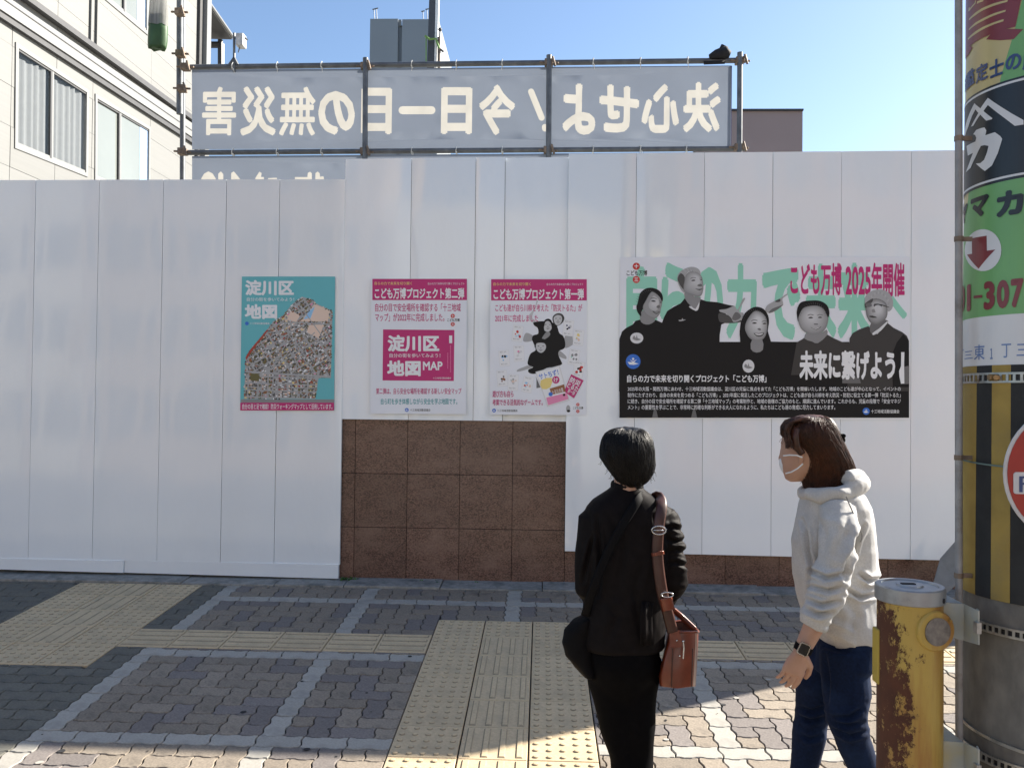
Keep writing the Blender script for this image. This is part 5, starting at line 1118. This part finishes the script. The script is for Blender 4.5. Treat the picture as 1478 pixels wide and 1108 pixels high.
def strands(rows, count, seed, a0=0, a1=2*math.pi, r=.0011, lift=.001, n=4, jit=.12, z0=0, z1=1, wobble=.003):
    """thin hair strands running down the surface given by rows (centre, rx, ry)"""
    rg_ = random.Random(seed); mb = MB(); R_ = len(rows)
    def at(t, a, off):
        t = max(0, min(.9999, t))*(R_-1); i = int(t); fr = t-i; c = rows[i][0].lerp(rows[min(i+1, R_-1)][0], fr); rx = rows[i][1]*(1-fr)+rows[min(i+1, R_-1)][1]*fr; ry = rows[i][2]*(1-fr)+rows[min(i+1, R_-1)][2]*fr
        return Vector((c.x+(rx+off)*math.cos(a), c.y+(ry+off)*math.sin(a), c.z))
    for _ in range(count):
        a = rg_.uniform(a0, a1); ts, te = z0+(z1-z0)*rg_.uniform(0, .35), z0+(z1-z0)*rg_.uniform(.6, 1.0); dr = rg_.uniform(-jit, jit); ph = rg_.uniform(0, 6); off = lift+rg_.uniform(-.002, .0025); pts = []
        for k in range(11): t = ts+(te-ts)*k/10; pts.append(at(t, a+dr*(t-ts)*2+.03*math.sin(ph+t*7), off+wobble*math.sin(ph*2+t*5)*.5))
        mb.tube(pts, [r*.5]+[r]*8+[r*.8, r*.3], n, caps=False)
    return mb
m_skin = M('skin', (.46, .27, .19), rough=.5, var=.05, scale=30, bump=.15, bscale=300)
m_skin.node_tree.nodes['Principled BSDF'].inputs['Subsurface Weight'].default_value = .15; m_skin.node_tree.nodes['Principled BSDF'].inputs['Subsurface Radius'].default_value = (.02, .008, .004)
m_hairb = M('black_hair', (.006, .005, .005), rough=.42, var=.5, scale=60, spec=.35); m_hairn = M('brown_hair', (.045, .014, .006), rough=.4, var=.6, scale=50, spec=.45, dirt=(.11, .033, .011), dscale=8, dlo=.5, dhi=.8)
m_blouse = M('black_blouse', (.0095, .0080, .0082), spec=.05, rough=.6, var=.15, scale=40, bump=.25, bscale=700, bdist=.0006); m_trou = M('black_trousers', (.0035, .0035, .0042), spec=.05, rough=.8, var=.15, scale=40, bump=.25, bscale=700, bdist=.0006)
m_hood = M('heather_grey_fleece', (.50, .495, .485), rough=.95, var=.10, scale=220, detail=2, bump=.4, bscale=900, bdist=.0008, dirt=(.43, .425, .42), dscale=14, dlo=.45, dhi=.75)
m_jean = M('blue_denim', (.0045, .0115, .036), spec=.15, rough=.85, var=.25, scale=120, bump=.4, bscale=700, bdist=.0006, dirt=(.010, .025, .07), dscale=9, dlo=.48, dhi=.75)
m_leath = M('brown_leather', (.165, .034, .014), rough=.38, var=.25, scale=18, coat=.2, bump=.3, bscale=200, bdist=.0006, dirt=(.12, .028, .012), dscale=10, dlo=.5, dhi=.8)
m_leathd = M('dark_brown_leather', (.055, .020, .014), rough=.42, var=.25, scale=18); m_metal = M('bright_metal', (.55, .55, .55), rough=.25, metal=1, var=.05)
m_shoe = M('dark_shoe', (.02, .018, .018), rough=.5); m_blkbag = M('black_fabric_bag', (.004, .004, .005), spec=.1, rough=.7, var=.2, scale=60, bump=.3, bscale=500, bdist=.0008)
m_soft = M('white_mask', (.72, .74, .76), rough=.8, var=.03)

def creases(lines, amp, wd):
    def fn(p, n_):
        if n_.y > .35: return 0
        x, y = proj(p); v = 0
        for L in lines:
            best = 1e9; along = 0
            for i in range(len(L)-1):
                (x1, y1), (x2, y2) = L[i], L[i+1]; dx, dy = x2-x1, y2-y1; t = ((x-x1)*dx+(y-y1)*dy)/(dx*dx+dy*dy); tc = max(0, min(1, t)); d = math.hypot(x-x1-dx*tc, y-y1-dy*tc)
                if d < best: best = d; along = (i+tc)/(len(L)-1)
            if best < wd*5: v += amp*math.sin(math.pi*(.08+.84*along))*(-math.exp(-(best/wd)**2)+.55*math.exp(-((best-wd*2.1)/(wd*1.1))**2))
        return v
    return fn
CR1 = creases([[(960, 762), (970, 760), (984, 766)], [(962, 776), (974, 782), (988, 780)], [(962, 796), (976, 792), (990, 798)], [(962, 812), (975, 810), (992, 818)], [(858, 770), (850, 800), (842, 840)], [(945, 745), (950, 790), (952, 850)], [(862, 745), (867, 800), (864, 860)]], .012, 2.6)
CR1b = creases([[(880, 740), (900, 790), (890, 860)], [(930, 800), (915, 850), (925, 915)], [(875, 860), (890, 890), (880, 922)]], .006, 5)
CR2 = creases([[(1158, 750), (1164, 768), (1167, 795), (1173, 816), (1170, 838)], [(1246, 758), (1236, 776), (1231, 795), (1222, 812), (1218, 836)], [(1170, 822), (1193, 834), (1222, 827)], [(1170, 846), (1195, 852), (1214, 846)], [(1168, 866), (1186, 872), (1208, 866)], [(1166, 880), (1182, 886), (1200, 882)], [(1240, 828), (1254, 838), (1270, 835)], [(1222, 850), (1240, 862), (1262, 858)]], .020, 2.8)
CR2b = creases([[(1175, 735), (1190, 775), (1186, 815)], [(1225, 735), (1222, 770), (1206, 800)], [(1226, 872), (1235, 890), (1230, 915)]], .009, 6)
CRJ = creases([[(1156, 1020), (1172, 1026), (1190, 1018)], [(1154, 1034), (1170, 1040), (1188, 1034)], [(1243, 1022), (1225, 1034), (1202, 1034)], [(1203, 1050), (1226, 1062), (1250, 1056)], [(1200, 1040), (1220, 1046), (1246, 1042)], [(1192, 945), (1196, 985), (1195, 1020)], [(1158, 1060), (1168, 1066), (1184, 1062)]], .011, 2.8)
# --- woman in black, seen from behind
Y1 = 2.9
def a_(x, y, d=0): return VY(x, y, Y1+d)
PXM = FPX/Y1
h = lambda px: px/PXM
def mid(x, y, d, dx, dy): p = VY(x, y, Y1); return Vector((p.x+dx, p.y+d, p.z+dy))
w1 = empty('person', (a_(905, 900).x, Y1+.02, gz(Y1)), label='short haired woman all in black seen from behind, carrying a brown shoulder bag', cat='person')
def A(x, y, d=0): return VY(x, y, Y1+d)
b = MB(); head(b, A(907, 662, .0), Vector((-.12, 1, 0)), s=.82)
b.tube([A(908, 670, .0), A(906, 700, -.01), A(905, 726, -.005)], [.05, .048, .06], 16)
hrow(b, [(A(905, y, d), h(hw), ry) for y, hw, ry, d in ((716, 28, .055, 0), (735, 44, .07, 0), (770, 46, .078, 0), (830, 42, .075, 0), (880, 42, .08, 0), (930, 40, .085, 0), (965, 40, .085, 0))])
b.tube([A(862, 745), A(852, 795, -.01), A(852, 850, 0), A(866, 868, .12), A(880, 862, .22)], [.042, .038, .032, .028, .024], 14); hand(b, A(880, 862, .22), Vector((.4, .8, .2)), Vector((-.5, 0, .6)), 1, .95)
b.tube([A(952, 748), A(964, 795, -.01), A(966, 842, 0), A(955, 855, .12), A(930, 850, .22)], [.042, .038, .033, .028, .024], 14); hand(b, A(930, 850, .22), Vector((-.4, .8, .2)), Vector((.5, 0, .6)), -1, .95)
LGS = [(((876, 950, 0), .074), ((887, 1020, 0), .060), ((901, 1092, .01), .046), ((905, 1150, -.01), .044), ((907, 1208, -.01), .031)), (((920, 950, 0), .076), ((918, 1020, 0), .062), ((920, 1090, .01), .048), ((921, 1150, -.01), .046), ((922, 1208, -.01), .032))]
for lg in LGS:
    b.tube([A(*p) for p, r in lg], [r*.72 for p, r in lg], 14); an = A(*lg[-1][0]); b.tube([an+Vector((0, -.03, -.02)), an+Vector((0, .05, -.038)), an+Vector((0, .14, -.045))], [.026, .03, .018], 10)
remesh(b, 'body', m_skin, w1, .0045, 3)
def fold1(p, n_):
    q = proj(p); arm = max(0, min(1, (q[0]-950)/14)); low = max(0, min(1, (q[1]-780)/60))
    v = .0045*ridge(p, 7, (1, 1, .6))+.004*noise.noise(p*5); v += arm*(.011*ridge(p, 13, (.5, 1, 1.9))-.003); v += low*.003*ridge(p, 11, (1.4, 1, .5)); return v*.6+CR1(p, n_)+CR1b(p, n_)
b = MB(); hrow(b, [(A(cx, y, 0), h(hw), ry) for y, cx, hw, ry in ((700, 905, 20, .05), (707, 905, 27, .058), (714, 905, 37, .066), (722, 906, 50, .078), (733, 906, 60, .09), (750, 906, 62, .10), (800, 905, 60, .108), (850, 902, 58, .105), (890, 899, 59, .115), (926, 897, 59, .122), (932, 897, 57, .118))], expo=2.3)
b.tube([A(868, 738), A(855, 750), A(851, 795, -.01), A(849, 848, -.01), A(862, 868, .09), A(876, 866, .19)], [.040, .052, .050, .046, .042, .036], 16)
b.tube([A(945, 738), A(957, 750), A(965, 790, -.01), A(969, 838, -.01), A(958, 858, .09), A(944, 856, .19)], [.040, .054, .052, .050, .043, .036], 16)
remesh(b, 'blouse', m_blouse, w1, .005, 4, fold1)
k = MB(); cols = []
for i in range(13):
    s_ = i/12; x = 925+33*s_; cols.append([A(x+(2 if t == 0 else 0), 868+t*20+s_*2+(4-6*s_ if t == 3 else 0), -.125+.10*s_**1.5-.006*t+.006*math.sin(i*1.9)) for t in range(4)])
vs = [p for c_ in cols for p in c_]; k.add(vs, [(i*4+j, i*4+j+1, (i+1)*4+j+1, (i+1)*4+j) for i in range(12) for j in range(3)]); o = k.build('blouse_hem', m_blouse, w1, fix=False, smooth=True); md = o.modifiers.new('s', 'SOLIDIFY'); md.thickness = .003
k = MB(); ring = [A(905, 704)+Vector((.051*math.cos(t), .052*math.sin(t), .008+.004*math.sin(t))) for t in [2*math.pi*i/28 for i in range(28)]]; k.tube(ring, [(.015, .006)]*28, 10, closed=True, up=(0, 0, 1)); k.build('collar', m_blouse, w1, smooth=True)
b = MB(); hrow(b, [(A(898, y, 0), h(hw), ry) for y, hw, ry in ((905, 50, .105), (925, 53, .118), (950, 52.5, .122), (968, 50, .112), (984, 45, .09), (1000, 38, .066), (1014, 28, .045))])
for lg in LGS: b.tube([A(*p) for p, r in lg]+[A(*lg[-1][0])+Vector((0, 0, -.012))], [(r, r*1.1) for p, r in lg]+[.040], 16, up=(0, 1, 0))
remesh(b, 'trousers', m_trou, w1, .006, 22, lambda p, n_: .004*ridge(p, 8, (1.3, 1, .6))+.003*noise.noise(p*12))
for lg in LGS:
    an = A(*lg[-1][0]); k = MB(); zg = gz(Y1)+.004
    k.loft([[(an.x+w_*math.cos(t)*1, an.y+yy, zg+max(0, hh*(.5+.5*math.sin(t)))) for t in [2*math.pi*i/14 for i in range(14)]] for yy, w_, hh in ((-.065, .012, .03), (-.055, .03, .055), (.0, .034, .06), (.07, .04, .05), (.13, .034, .035), (.16, .012, .02))]); k.build('shoe', m_shoe, w1, smooth=True)
# hair
HR1 = [(A(cx, y, dy), h(hw), ry) for y, cx, hw, ry, dy in ((616.5, 906, 6, .015, 0), (619, 906, 19, .05, 0), (625, 905, 27.5, .075, 0), (635, 905, 33, .092, -.003), (648, 905, 35.5, .099, -.005), (660, 905, 35.5, .098, -.008), (671, 909, 32.5, .090, -.012), (680, 911.5, 28, .078, -.018), (689, 912.5, 22.5, .064, -.024), (696, 912.5, 17, .048, -.03), (702, 912, 9, .026, -.034))]
b = MB(); hrow(b, HR1); remesh(b, 'hair', m_hairb, w1, .006, 3, lambda p, n_: .0035*ridge(p, 26, (1.6, 1.6, .3))+.002*noise.noise(p*30))
hs = strands(HR1, 2600, 5, lift=.0025, r=.0007, jit=.8, wobble=.010).build('hair_strands', m_hairb, w1, fix=False, smooth=True)
def flyaway(rows, n, seed, mat, par):
    rg_ = random.Random(seed); k = MB()
    for _ in range(n):
        i = rg_.randint(1, len(rows)-3); c, rx, ry = rows[i]; a = rg_.uniform(0, 6.283); p0 = Vector((c.x+rx*math.cos(a), c.y+ry*math.sin(a), c.z)); o = Vector((math.cos(a), math.sin(a), rg_.uniform(-.5, .8))); q = [p0]
        for j in range(1, 6): q.append(p0+o*(.0022*j)+Vector((rg_.uniform(-.003, .003), 0, -.006*j-rg_.uniform(0, .003))))
        k.tube(q, [.0006]*6, 3, caps=False)
    k.build('flyaway_hair', mat, par, fix=False, smooth=True)
flyaway(HR1, 60, 3, m_hairb, w1)
# black cross-body bag
cb = empty('crossbody_bag', A(838, 935, -.02), label="small black bag at the left hip of the woman in black", cat='bag')
b = MB(); b.loft([[A(x, y, -.03)+Vector((h(rw)*math.cos(t), .045*math.sin(t), 0)) for t in [2*math.pi*i/18 for i in range(18)]] for x, y, rw in ((850, 888, 6), (843, 895, 15), (837, 908, 21), (835, 928, 22.5), (839, 946, 21), (846, 961, 15), (852, 974, 8))])
remesh(b, 'bag_body', m_blkbag, cb, .005, 4, lambda p, n_: .004*ridge(p, 14)); 
def strap(pts, w_, th, mat, name, parent, nn=(0, -1, 0)):
    P = catmull([tuple(p) for p in pts], 6, False); k = MB(); k.tube(P, [(th, w_)]*len(P), 8, up=nn); return k.build(name, mat, parent, smooth=True)
strap([A(926, 716, .04), A(926, 714, -.05), A(918, 726, -.095), A(896, 762, -.118), A(874, 805, -.122), A(856, 850, -.118), A(845, 888, -.075)], .015, .0035, m_blkbag, 'bag_strap', cb)
# brown shoulder bag
bb = empty('shoulder_bag', A(982, 940, -.02), label='brown leather shoulder bag hanging at the right side of the woman in black', cat='bag')
def Bp(x, y, d): return A(x, y, d)
rings = []
for y, x0, x1, d0, d1 in ((990, 952, 1003, -.10, .10), (975, 951, 1004, -.105, .115), (950, 956, 1005.5, -.10, .13), (930, 961, 1006.5, -.085, .14), (912, 965, 1007, -.075, .15)):
    xs = (x0, (x0+x1)/2, x1); yo = 0
    ring = [Bp(x0+3, y, d0+.01), Bp(x0, y, d0+.05), Bp(x0+1, y-(14 if y < 950 else 0), d1), Bp((x0+x1)/2, y-(16 if y < 950 else 0), d1+.01), Bp(x1, y-(2 if y < 950 else 0), d1-.02), Bp(x1+1, y, (d0+d1)/2), Bp(x1-3, y, d0+.01), Bp((x0+x1)/2, y+(3 if y > 980 else 0), d0)]
    rings.append(ring)
b = MB(); b.loft(rings, caps=False); b.add(rings[0], [tuple(range(8))]); inner = [[p+(Vector((sum(q.x for q in r)/8, sum(q.y for q in r)/8, p.z))-p)*.10+Vector((0, 0, 0 if i == 4 else .004)) for p in r] for i, r in enumerate(rings)]
o = b.build('bag_body', m_leath, bb, fix=True, bevel=.006); o.data.shade_smooth()
k = MB(); k.loft(inner[::-1], caps=False, mat=m_leathd); k.add(inner[0], [tuple(range(8))], m_leathd); k.build('bag_lining', None, bb)
k = MB(); rim = rings[-1]; k.tube([p+Vector((0, 0, .001)) for p in rim], .0045, 6, closed=True); k.build('bag_rim', m_leath, bb, smooth=True)
k = MB()
for x in (969, 998): k.tube([Bp(x, 990, -.102), Bp(x+1, 965, -.112), Bp(x+2, 935, -.104)], .0022, 5)
k.build('bag_seam', m_leathd, bb)
k = MB(); k.prism([Bp(967, 933, -.098), Bp(966, 915, -.096), Bp(970, 903, -.094), Bp(977, 905, -.094), Bp(983, 918, -.096), Bp(985, 933, -.1)], (0, -.004, 0)); k.build('strap_tab', m_leath, bb)
k = MB(); k.tube([Bp(986, 925, -.11), Bp(987, 935, -.112), Bp(986, 950, -.115)], .0022, 6); k.sphere(Bp(986, 925, -.11), .004); k.sphere(Bp(977, 924, -.102), .003); k.sphere(Bp(981, 946, -.113), .003); k.build('bag_buckle', m_metal, bb)
strap([Bp(940, 722, .05), Bp(949, 716, -.01), Bp(955, 728, -.075), Bp(951, 760, -.105), Bp(949, 800, -.112), Bp(955, 850, -.115), Bp(964, 885, -.105), Bp(971, 912, -.098)], .0185, .004, m_leathd, 'bag_strap', bb)
strap([Bp(961, 862, -.122), Bp(965, 880, -.118)], .021, .005, m_leath, 'strap_loop', bb)
strap([Bp(949, 796, -.119), Bp(950, 801, -.119)], .021, .004, m_leath, 'strap_loop', bb)
strap([Bp(972, 880, .10), Bp(984, 890, .12), Bp(1003, 908, .10)], .010, .004, m_leath, 'bag_side_strap', bb)
k = MB(); c = Bp(951, 765, -.118); k.tube([c+Vector((.0235*math.cos(t), 0, .014*math.sin(t))) for t in [2*math.pi*i/18 for i in range(18)]], .0024, 6, closed=True); k.tube([c+Vector((-.018, 0, .0)), c+Vector((.018, 0, 0))], .002, 6); k.build('strap_buckle', m_metal, bb, smooth=True)
k = MB(); c = Bp(963, 858, -.124); k.tube([c+Vector((.020*math.cos(t), 0, .008*math.sin(t))) for t in [2*math.pi*i/14 for i in range(14)]], .0022, 6, closed=True); k.build('strap_ring', m_metal, bb, smooth=True)

# --- woman in the grey hoodie
Y2 = 2.95
def B(x, y, d=0): return VY(x, y, Y2+d)
PX2 = FPX/Y2*1.02; g_ = lambda px: px/PX2
w2 = empty('person', (B(1215, 900).x, Y2, gz(Y2)), label='woman in pale grey hoodie, blue jeans and face mask leaning to look at the posters', cat='person')
FD = Vector((-.80, .60, -.10)).normalized()
NL2 = [((1218, 935, -.06), .080), ((1223, 1000, -.07), .074), ((1222, 1035, -.08), .062), ((1232, 1070, -.07), .054), ((1246, 1108, -.06), .050), ((1266, 1165, -.05), .042), ((1280, 1210, -.04), .034)]
FL2 = [((1208, 935, .07), .078), ((1178, 985, .09), .074), ((1172, 1028, .10), .056), ((1168, 1065, .10), .054), ((1160, 1108, .10), .046), ((1152, 1165, .10), .040), ((1147, 1215, .10), .033)]
b = MB(); head(b, B(1164, 650, .0), FD, s=.92)
b.tube([B(1172, 668), B(1184, 690, 0), B(1195, 718, 0)], [.046, .046, .06], 16)
hrow(b, [(B(cx, y), g_(hw), ry) for y, cx, hw, ry in ((715, 1203, 30, .09), (740, 1206, 32, .09), (780, 1206, 32, .08), (840, 1212, 28, .08), (890, 1220, 26, .10), (930, 1222, 26, .10))])
b.tube([B(1208, 752, -.14), B(1207, 800, -.165), B(1197, 846, -.17), B(1180, 893, -.17), B(1158, 937, -.165)], [.045, .041, .035, .035, .0265], 16)
hand(b, B(1157, 938, -.165), Vector((-.36, .06, -1)), Vector((.10, -1, .0)), -1, 1.0, .36)
b.tube([B(1200, 752, .14), B(1200, 800, .17), B(1205, 836, .17), B(1196, 850, .13), B(1184, 856, .06)], [.045, .041, .035, .028, .022], 14); hand(b, B(1186, 856, .06), Vector((-.3, -.8, -.1)), Vector((-1, .2, 0)), 1, .85, .7)
for lg in (NL2, FL2):
    b.tube([B(*p) for p, r in lg], [r*.72 for p, r in lg], 14); an = B(*lg[-1][0]); b.tube([an+Vector((.03, 0, -.02)), an+Vector((-.05, .01, -.035)), an+Vector((-.13, .02, -.04))], [.026, .03, .018], 10)
remesh(b, 'body', m_skin, w2, .0038, 2)
# hoodie
def fold2(p, n_):
    q = proj(p); x, y = q; v = .004*noise.noise(p*6)+.0035*ridge(p, 6, (1, 1, .8))
    low = max(0, min(1, (y-800)/50)); sl_ = 1 if (p.y < Y2-.09 and x < 1235) else 0
    if sl_: v += (.35+.65*low)*(.017*ridge(p+Vector((0, 0, p.x*.45)), 8, (.25, .3, 2.4))-.006)
    else: v += .006*max(0, min(1, (y-760)/60))*ridge(p, 7, (.5, .5, 1.6))
    return v*.55+CR2(p, n_)+CR2b(p, n_)
b = MB(); hrow(b, [(B(cx, y, 0), g_(hw), ry) for y, cx, hw, ry in ((703, 1200, 36, .10), (715, 1203, 42, .12), (730, 1205, 48, .13), (750, 1205, 53, .122), (780, 1203, 58, .110), (820, 1206, 59, .108), (855, 1209, 57, .114), (885, 1214, 52, .135), (902, 1219, 47, .142), (912, 1223, 43, .140), (922, 1224, 38, .128))], expo=2.3)
b.tube([B(1208, 735, -.10), B(1210, 762, -.148), B(1207, 800, -.175), B(1199, 842, -.185), B(1190, 866, -.178), B(1179, 886, -.175), B(1175, 899, -.172)], [.056, .060, .055, .051, .050, .046, .041], 20)
b.tube([B(1202, 735, .10), B(1198, 762, .15), B(1196, 800, .175), B(1198, 838, .175), B(1188, 852, .12), B(1176, 858, .07)], [.06, .062, .058, .05, .046, .042], 16)
remesh(b, 'hoodie', m_hood, w2, .0048, 3, fold2)
k = MB(); c = B(1175.5, 899, -.172); dcf = Vector((-.42, 0, -1)).normalized(); k.tube([c-dcf*.012, c-dcf*.004, c+dcf*.012, c+dcf*.016, c+dcf*.012], [.0425, .0455, .0445, .040, .036], 20, caps=True, up=(0, 1, 0)); k.build('cuff', m_hood, w2, smooth=True)
# hood lying on the back and round the neck
b = MB(); cc = B(1200, 702); ring = []
for i in range(26):
    t = 2*math.pi*i/26; ring.append(cc+Vector((g_(37)*math.cos(t), .105*math.sin(t), g_(9)*math.cos(t)-g_(3))))
b.tube(ring, [(.019+.016*max(0, math.cos(2*math.pi*i/26)), .017+.013*max(0, math.cos(2*math.pi*i/26))) for i in range(26)], 12, closed=True, up=(0, 0, 1))
b.tube([B(1222, 690, -.09), B(1238, 694, -.05), B(1242, 697, .0), B(1238, 694, .05)], [(.022, .02), (.034, .028), (.036, .03), (.026, .022)], 14)
b.tube([B(1165, 712, -.06), B(1185, 716, -.10), B(1212, 712, -.12), B(1236, 703, -.09)], [.014, .020, .020, .016], 12)
remesh(b, 'hood', m_hood, w2, .005, 3, lambda p, n_: .008*ridge(p, 10, (.7, .7, 1.8))+.004*noise.noise(p*9))
k = MB(); pts = [B(1221, 716, -.163), B(1228, 732, -.166), B(1238, 755, -.150), B(1244, 772, -.125), B(1242, 782, -.12)]; k.tube([tuple(p) for p in catmull([tuple(p) for p in pts], 5, False)], .0022, 5); k.build('shoulder_seam', M('grey_seam', (.22, .22, .22), rough=.9), w2)
# jeans
def foldj(p, n_):
    x, y = proj(p); kn = math.exp(-((y-1040)/26)**2); return .003*noise.noise(p*9)+(.0015+.0075*kn)*ridge(p, 12, (.35, .4, 2.1))*.5+.002*ridge(p, 9, (1, 1, .5))+CRJ(p, n_)
b = MB(); hrow(b, [(B(cx, y, 0), g_(hw), ry) for y, cx, hw, ry in ((900, 1224, 37, .13), (925, 1223, 38, .145), (950, 1220, 38, .15), (968, 1212, 34, .13))])
for lg in (NL2, FL2): b.tube([B(*p) for p, r in lg]+[B(*lg[-1][0])+Vector((0, 0, -.012))], [(r*1.05, r) for p, r in lg]+[.040], 18, up=(0, 1, 0))
remesh(b, 'jeans', m_jean, w2, .0055, 3, foldj)
for lg in (NL2, FL2):
    an = B(*lg[-1][0]); k = MB(); zg = gz(an.y)+.004
    k.loft([[(an.x+xx, an.y+.02*0+w_*math.cos(t), zg+max(0, hh*(.5+.5*math.sin(t)))) for t in [2*math.pi*i/14 for i in range(14)]] for xx, w_, hh in ((.07, .012, .03), (.055, .032, .06), (.0, .036, .065), (-.07, .042, .052), (-.14, .036, .036), (-.17, .012, .02))]); k.build('shoe', M('white_sneaker', (.5, .5, .5), rough=.6), w2, smooth=True)
# hair: cap, fringe, half-up back section
HR2 = [(B(cx, y, dy), g_(hw), ry) for y, cx, hw, ry, dy in ((599, 1174, 7, .02, 0), (601.5, 1171, 20, .05, 0), (607, 1167, 30, .072, 0), (616, 1167, 35.5, .088, 0), (628, 1170, 38, .095, 0), (640, 1178, 35, .096, 0), (652, 1185, 33.5, .094, 0), (664, 1191, 34, .09, 0), (676, 1194, 35, .086, 0), (686, 1194, 33, .08, 0), (696, 1189, 26, .066, -.004), (703, 1181, 17, .05, -.01), (708, 1175, 8, .03, -.014))]
b = MB(); hrow(b, HR2); b.tube([B(1150, 618, -.06), B(1147, 632, -.072), B(1150, 645, -.075), B(1158, 655, -.078)], [.018, .017, .014, .010], 10)
remesh(b, 'hair', m_hairn, w2, .0055, 3, lambda p, n_: .003*ridge(p, 24, (1.6, 1.6, .3))+.002*noise.noise(p*30))
strands(HR2, 3200, 9, lift=.003, r=.0007, jit=.5, wobble=.010).build('hair_strands', m_hairn, w2, fix=False, smooth=True)
flyaway(HR2, 90, 6, m_hairn, w2)
k = MB(); rg2 = random.Random(4)
for i in range(160):
    s_ = rg2.uniform(-1, 1); P = [B(1160+rg2.uniform(-8, 12), 602+rg2.uniform(0, 4), -.03+s_*.05), B(1142+rg2.uniform(-4, 4), 610, -.04+s_*.05), B(1134+rg2.uniform(-2, 6), 625, -.045+s_*.045), B(1138+rg2.uniform(-4, 8), 642+rg2.uniform(-6, 6), -.055+s_*.04)]
    k.tube(catmull([tuple(p) for p in P], 3, False), .0011, 4, caps=False)
k.build('fringe', m_hairn, w2, fix=False, smooth=True)
k = MB(); c = B(1207, 633, -.01)
for i in range(5):
    d = -.035+.0175*i; k.tube([c+Vector((-.012, d, .02)), c+Vector((.012, d, .014)), c+Vector((.016, d, -.004)), c+Vector((.004, d, -.02))], .0038, 6)
k.tube([c+Vector((.012, -.04, .012)), c+Vector((.014, .04, .012))], .007, 8); k.build('hair_clip', m_blkbag, w2)
# mask and ear loops
r2 = FD.cross(Vector((0, 0, 1))).normalized(); u2 = r2.cross(FD).normalized(); hc = B(1164, 650)
def H(f, r, u): return hc+(FD*f+r2*r+u2*u)*.92
k = MB(); rows = []
for u, fo, wd in ((-.014, .098, .030), (-.028, .108, .046), (-.048, .110, .054), (-.068, .104, .052), (-.088, .094, .042), (-.102, .080, .026)):
    rows.append([H(fo-.075*(abs(j-5)/5)**2.0, wd*(j-5)/5*1.05, u) for j in range(11)])
vs = [p for r in rows for p in r]; k.add(vs, [(i*11+j, i*11+j+1, (i+1)*11+j+1, (i+1)*11+j) for i in range(5) for j in range(10)]); o = k.build('face_mask', m_soft, w2, fix=False, smooth=True); md = o.modifiers.new('s', 'SOLIDIFY'); md.thickness = .003
k = MB(); k.tube([B(1130.5, 657.5, -.050), B(1140, 656.5, -.070), B(1150, 657, -.081), B(1158, 660, -.080)], .0024, 6); k.build('ear_loop', m_soft, w2)
k = MB(); k.tube([B(1134, 683, -.045), B(1142, 681, -.064), B(1151, 676, -.075), B(1159, 669, -.078)], .0024, 6); k.build('ear_loop', m_soft, w2)
# wrist watch
wt = empty('wrist_watch', B(1154, 936, -.2), label='dark square watch with silver rim on the hoodie woman\'s wrist', cat='watch')
wc = B(1159.5, 935, -.166); dw = Vector((-.42, .03, -1)).normalized()
k = MB(); k.tube([wc-dw*.011, wc+dw*.011], [.0305, .029], 24, up=(0, 1, 0)); smooth_by_angle(k.build('watch_band', m_blkbag, wt))
nv = Vector((-.15, -1, .12)).normalized(); sx_ = dw.cross(nv).normalized(); fc = wc+nv*.031+sx_*.004
def wbox(w_, h_, t0, t1, mat, name): k = MB(); P = [fc+sx_*x*w_+dw*y*h_+nv*t0 for x, y in ((-1, -.8), (-.8, -1), (.8, -1), (1, -.8), (1, .8), (.8, 1), (-.8, 1), (-1, .8))]; k.prism(P, nv*(t1-t0)); k.build(name, mat, wt)
wbox(.0175, .020, -.006, .005, m_metal, 'watch_case'); wbox(.0145, .017, .004, .0062, M('watch_glass', (.03, .03, .028), rough=.1), 'watch_face')
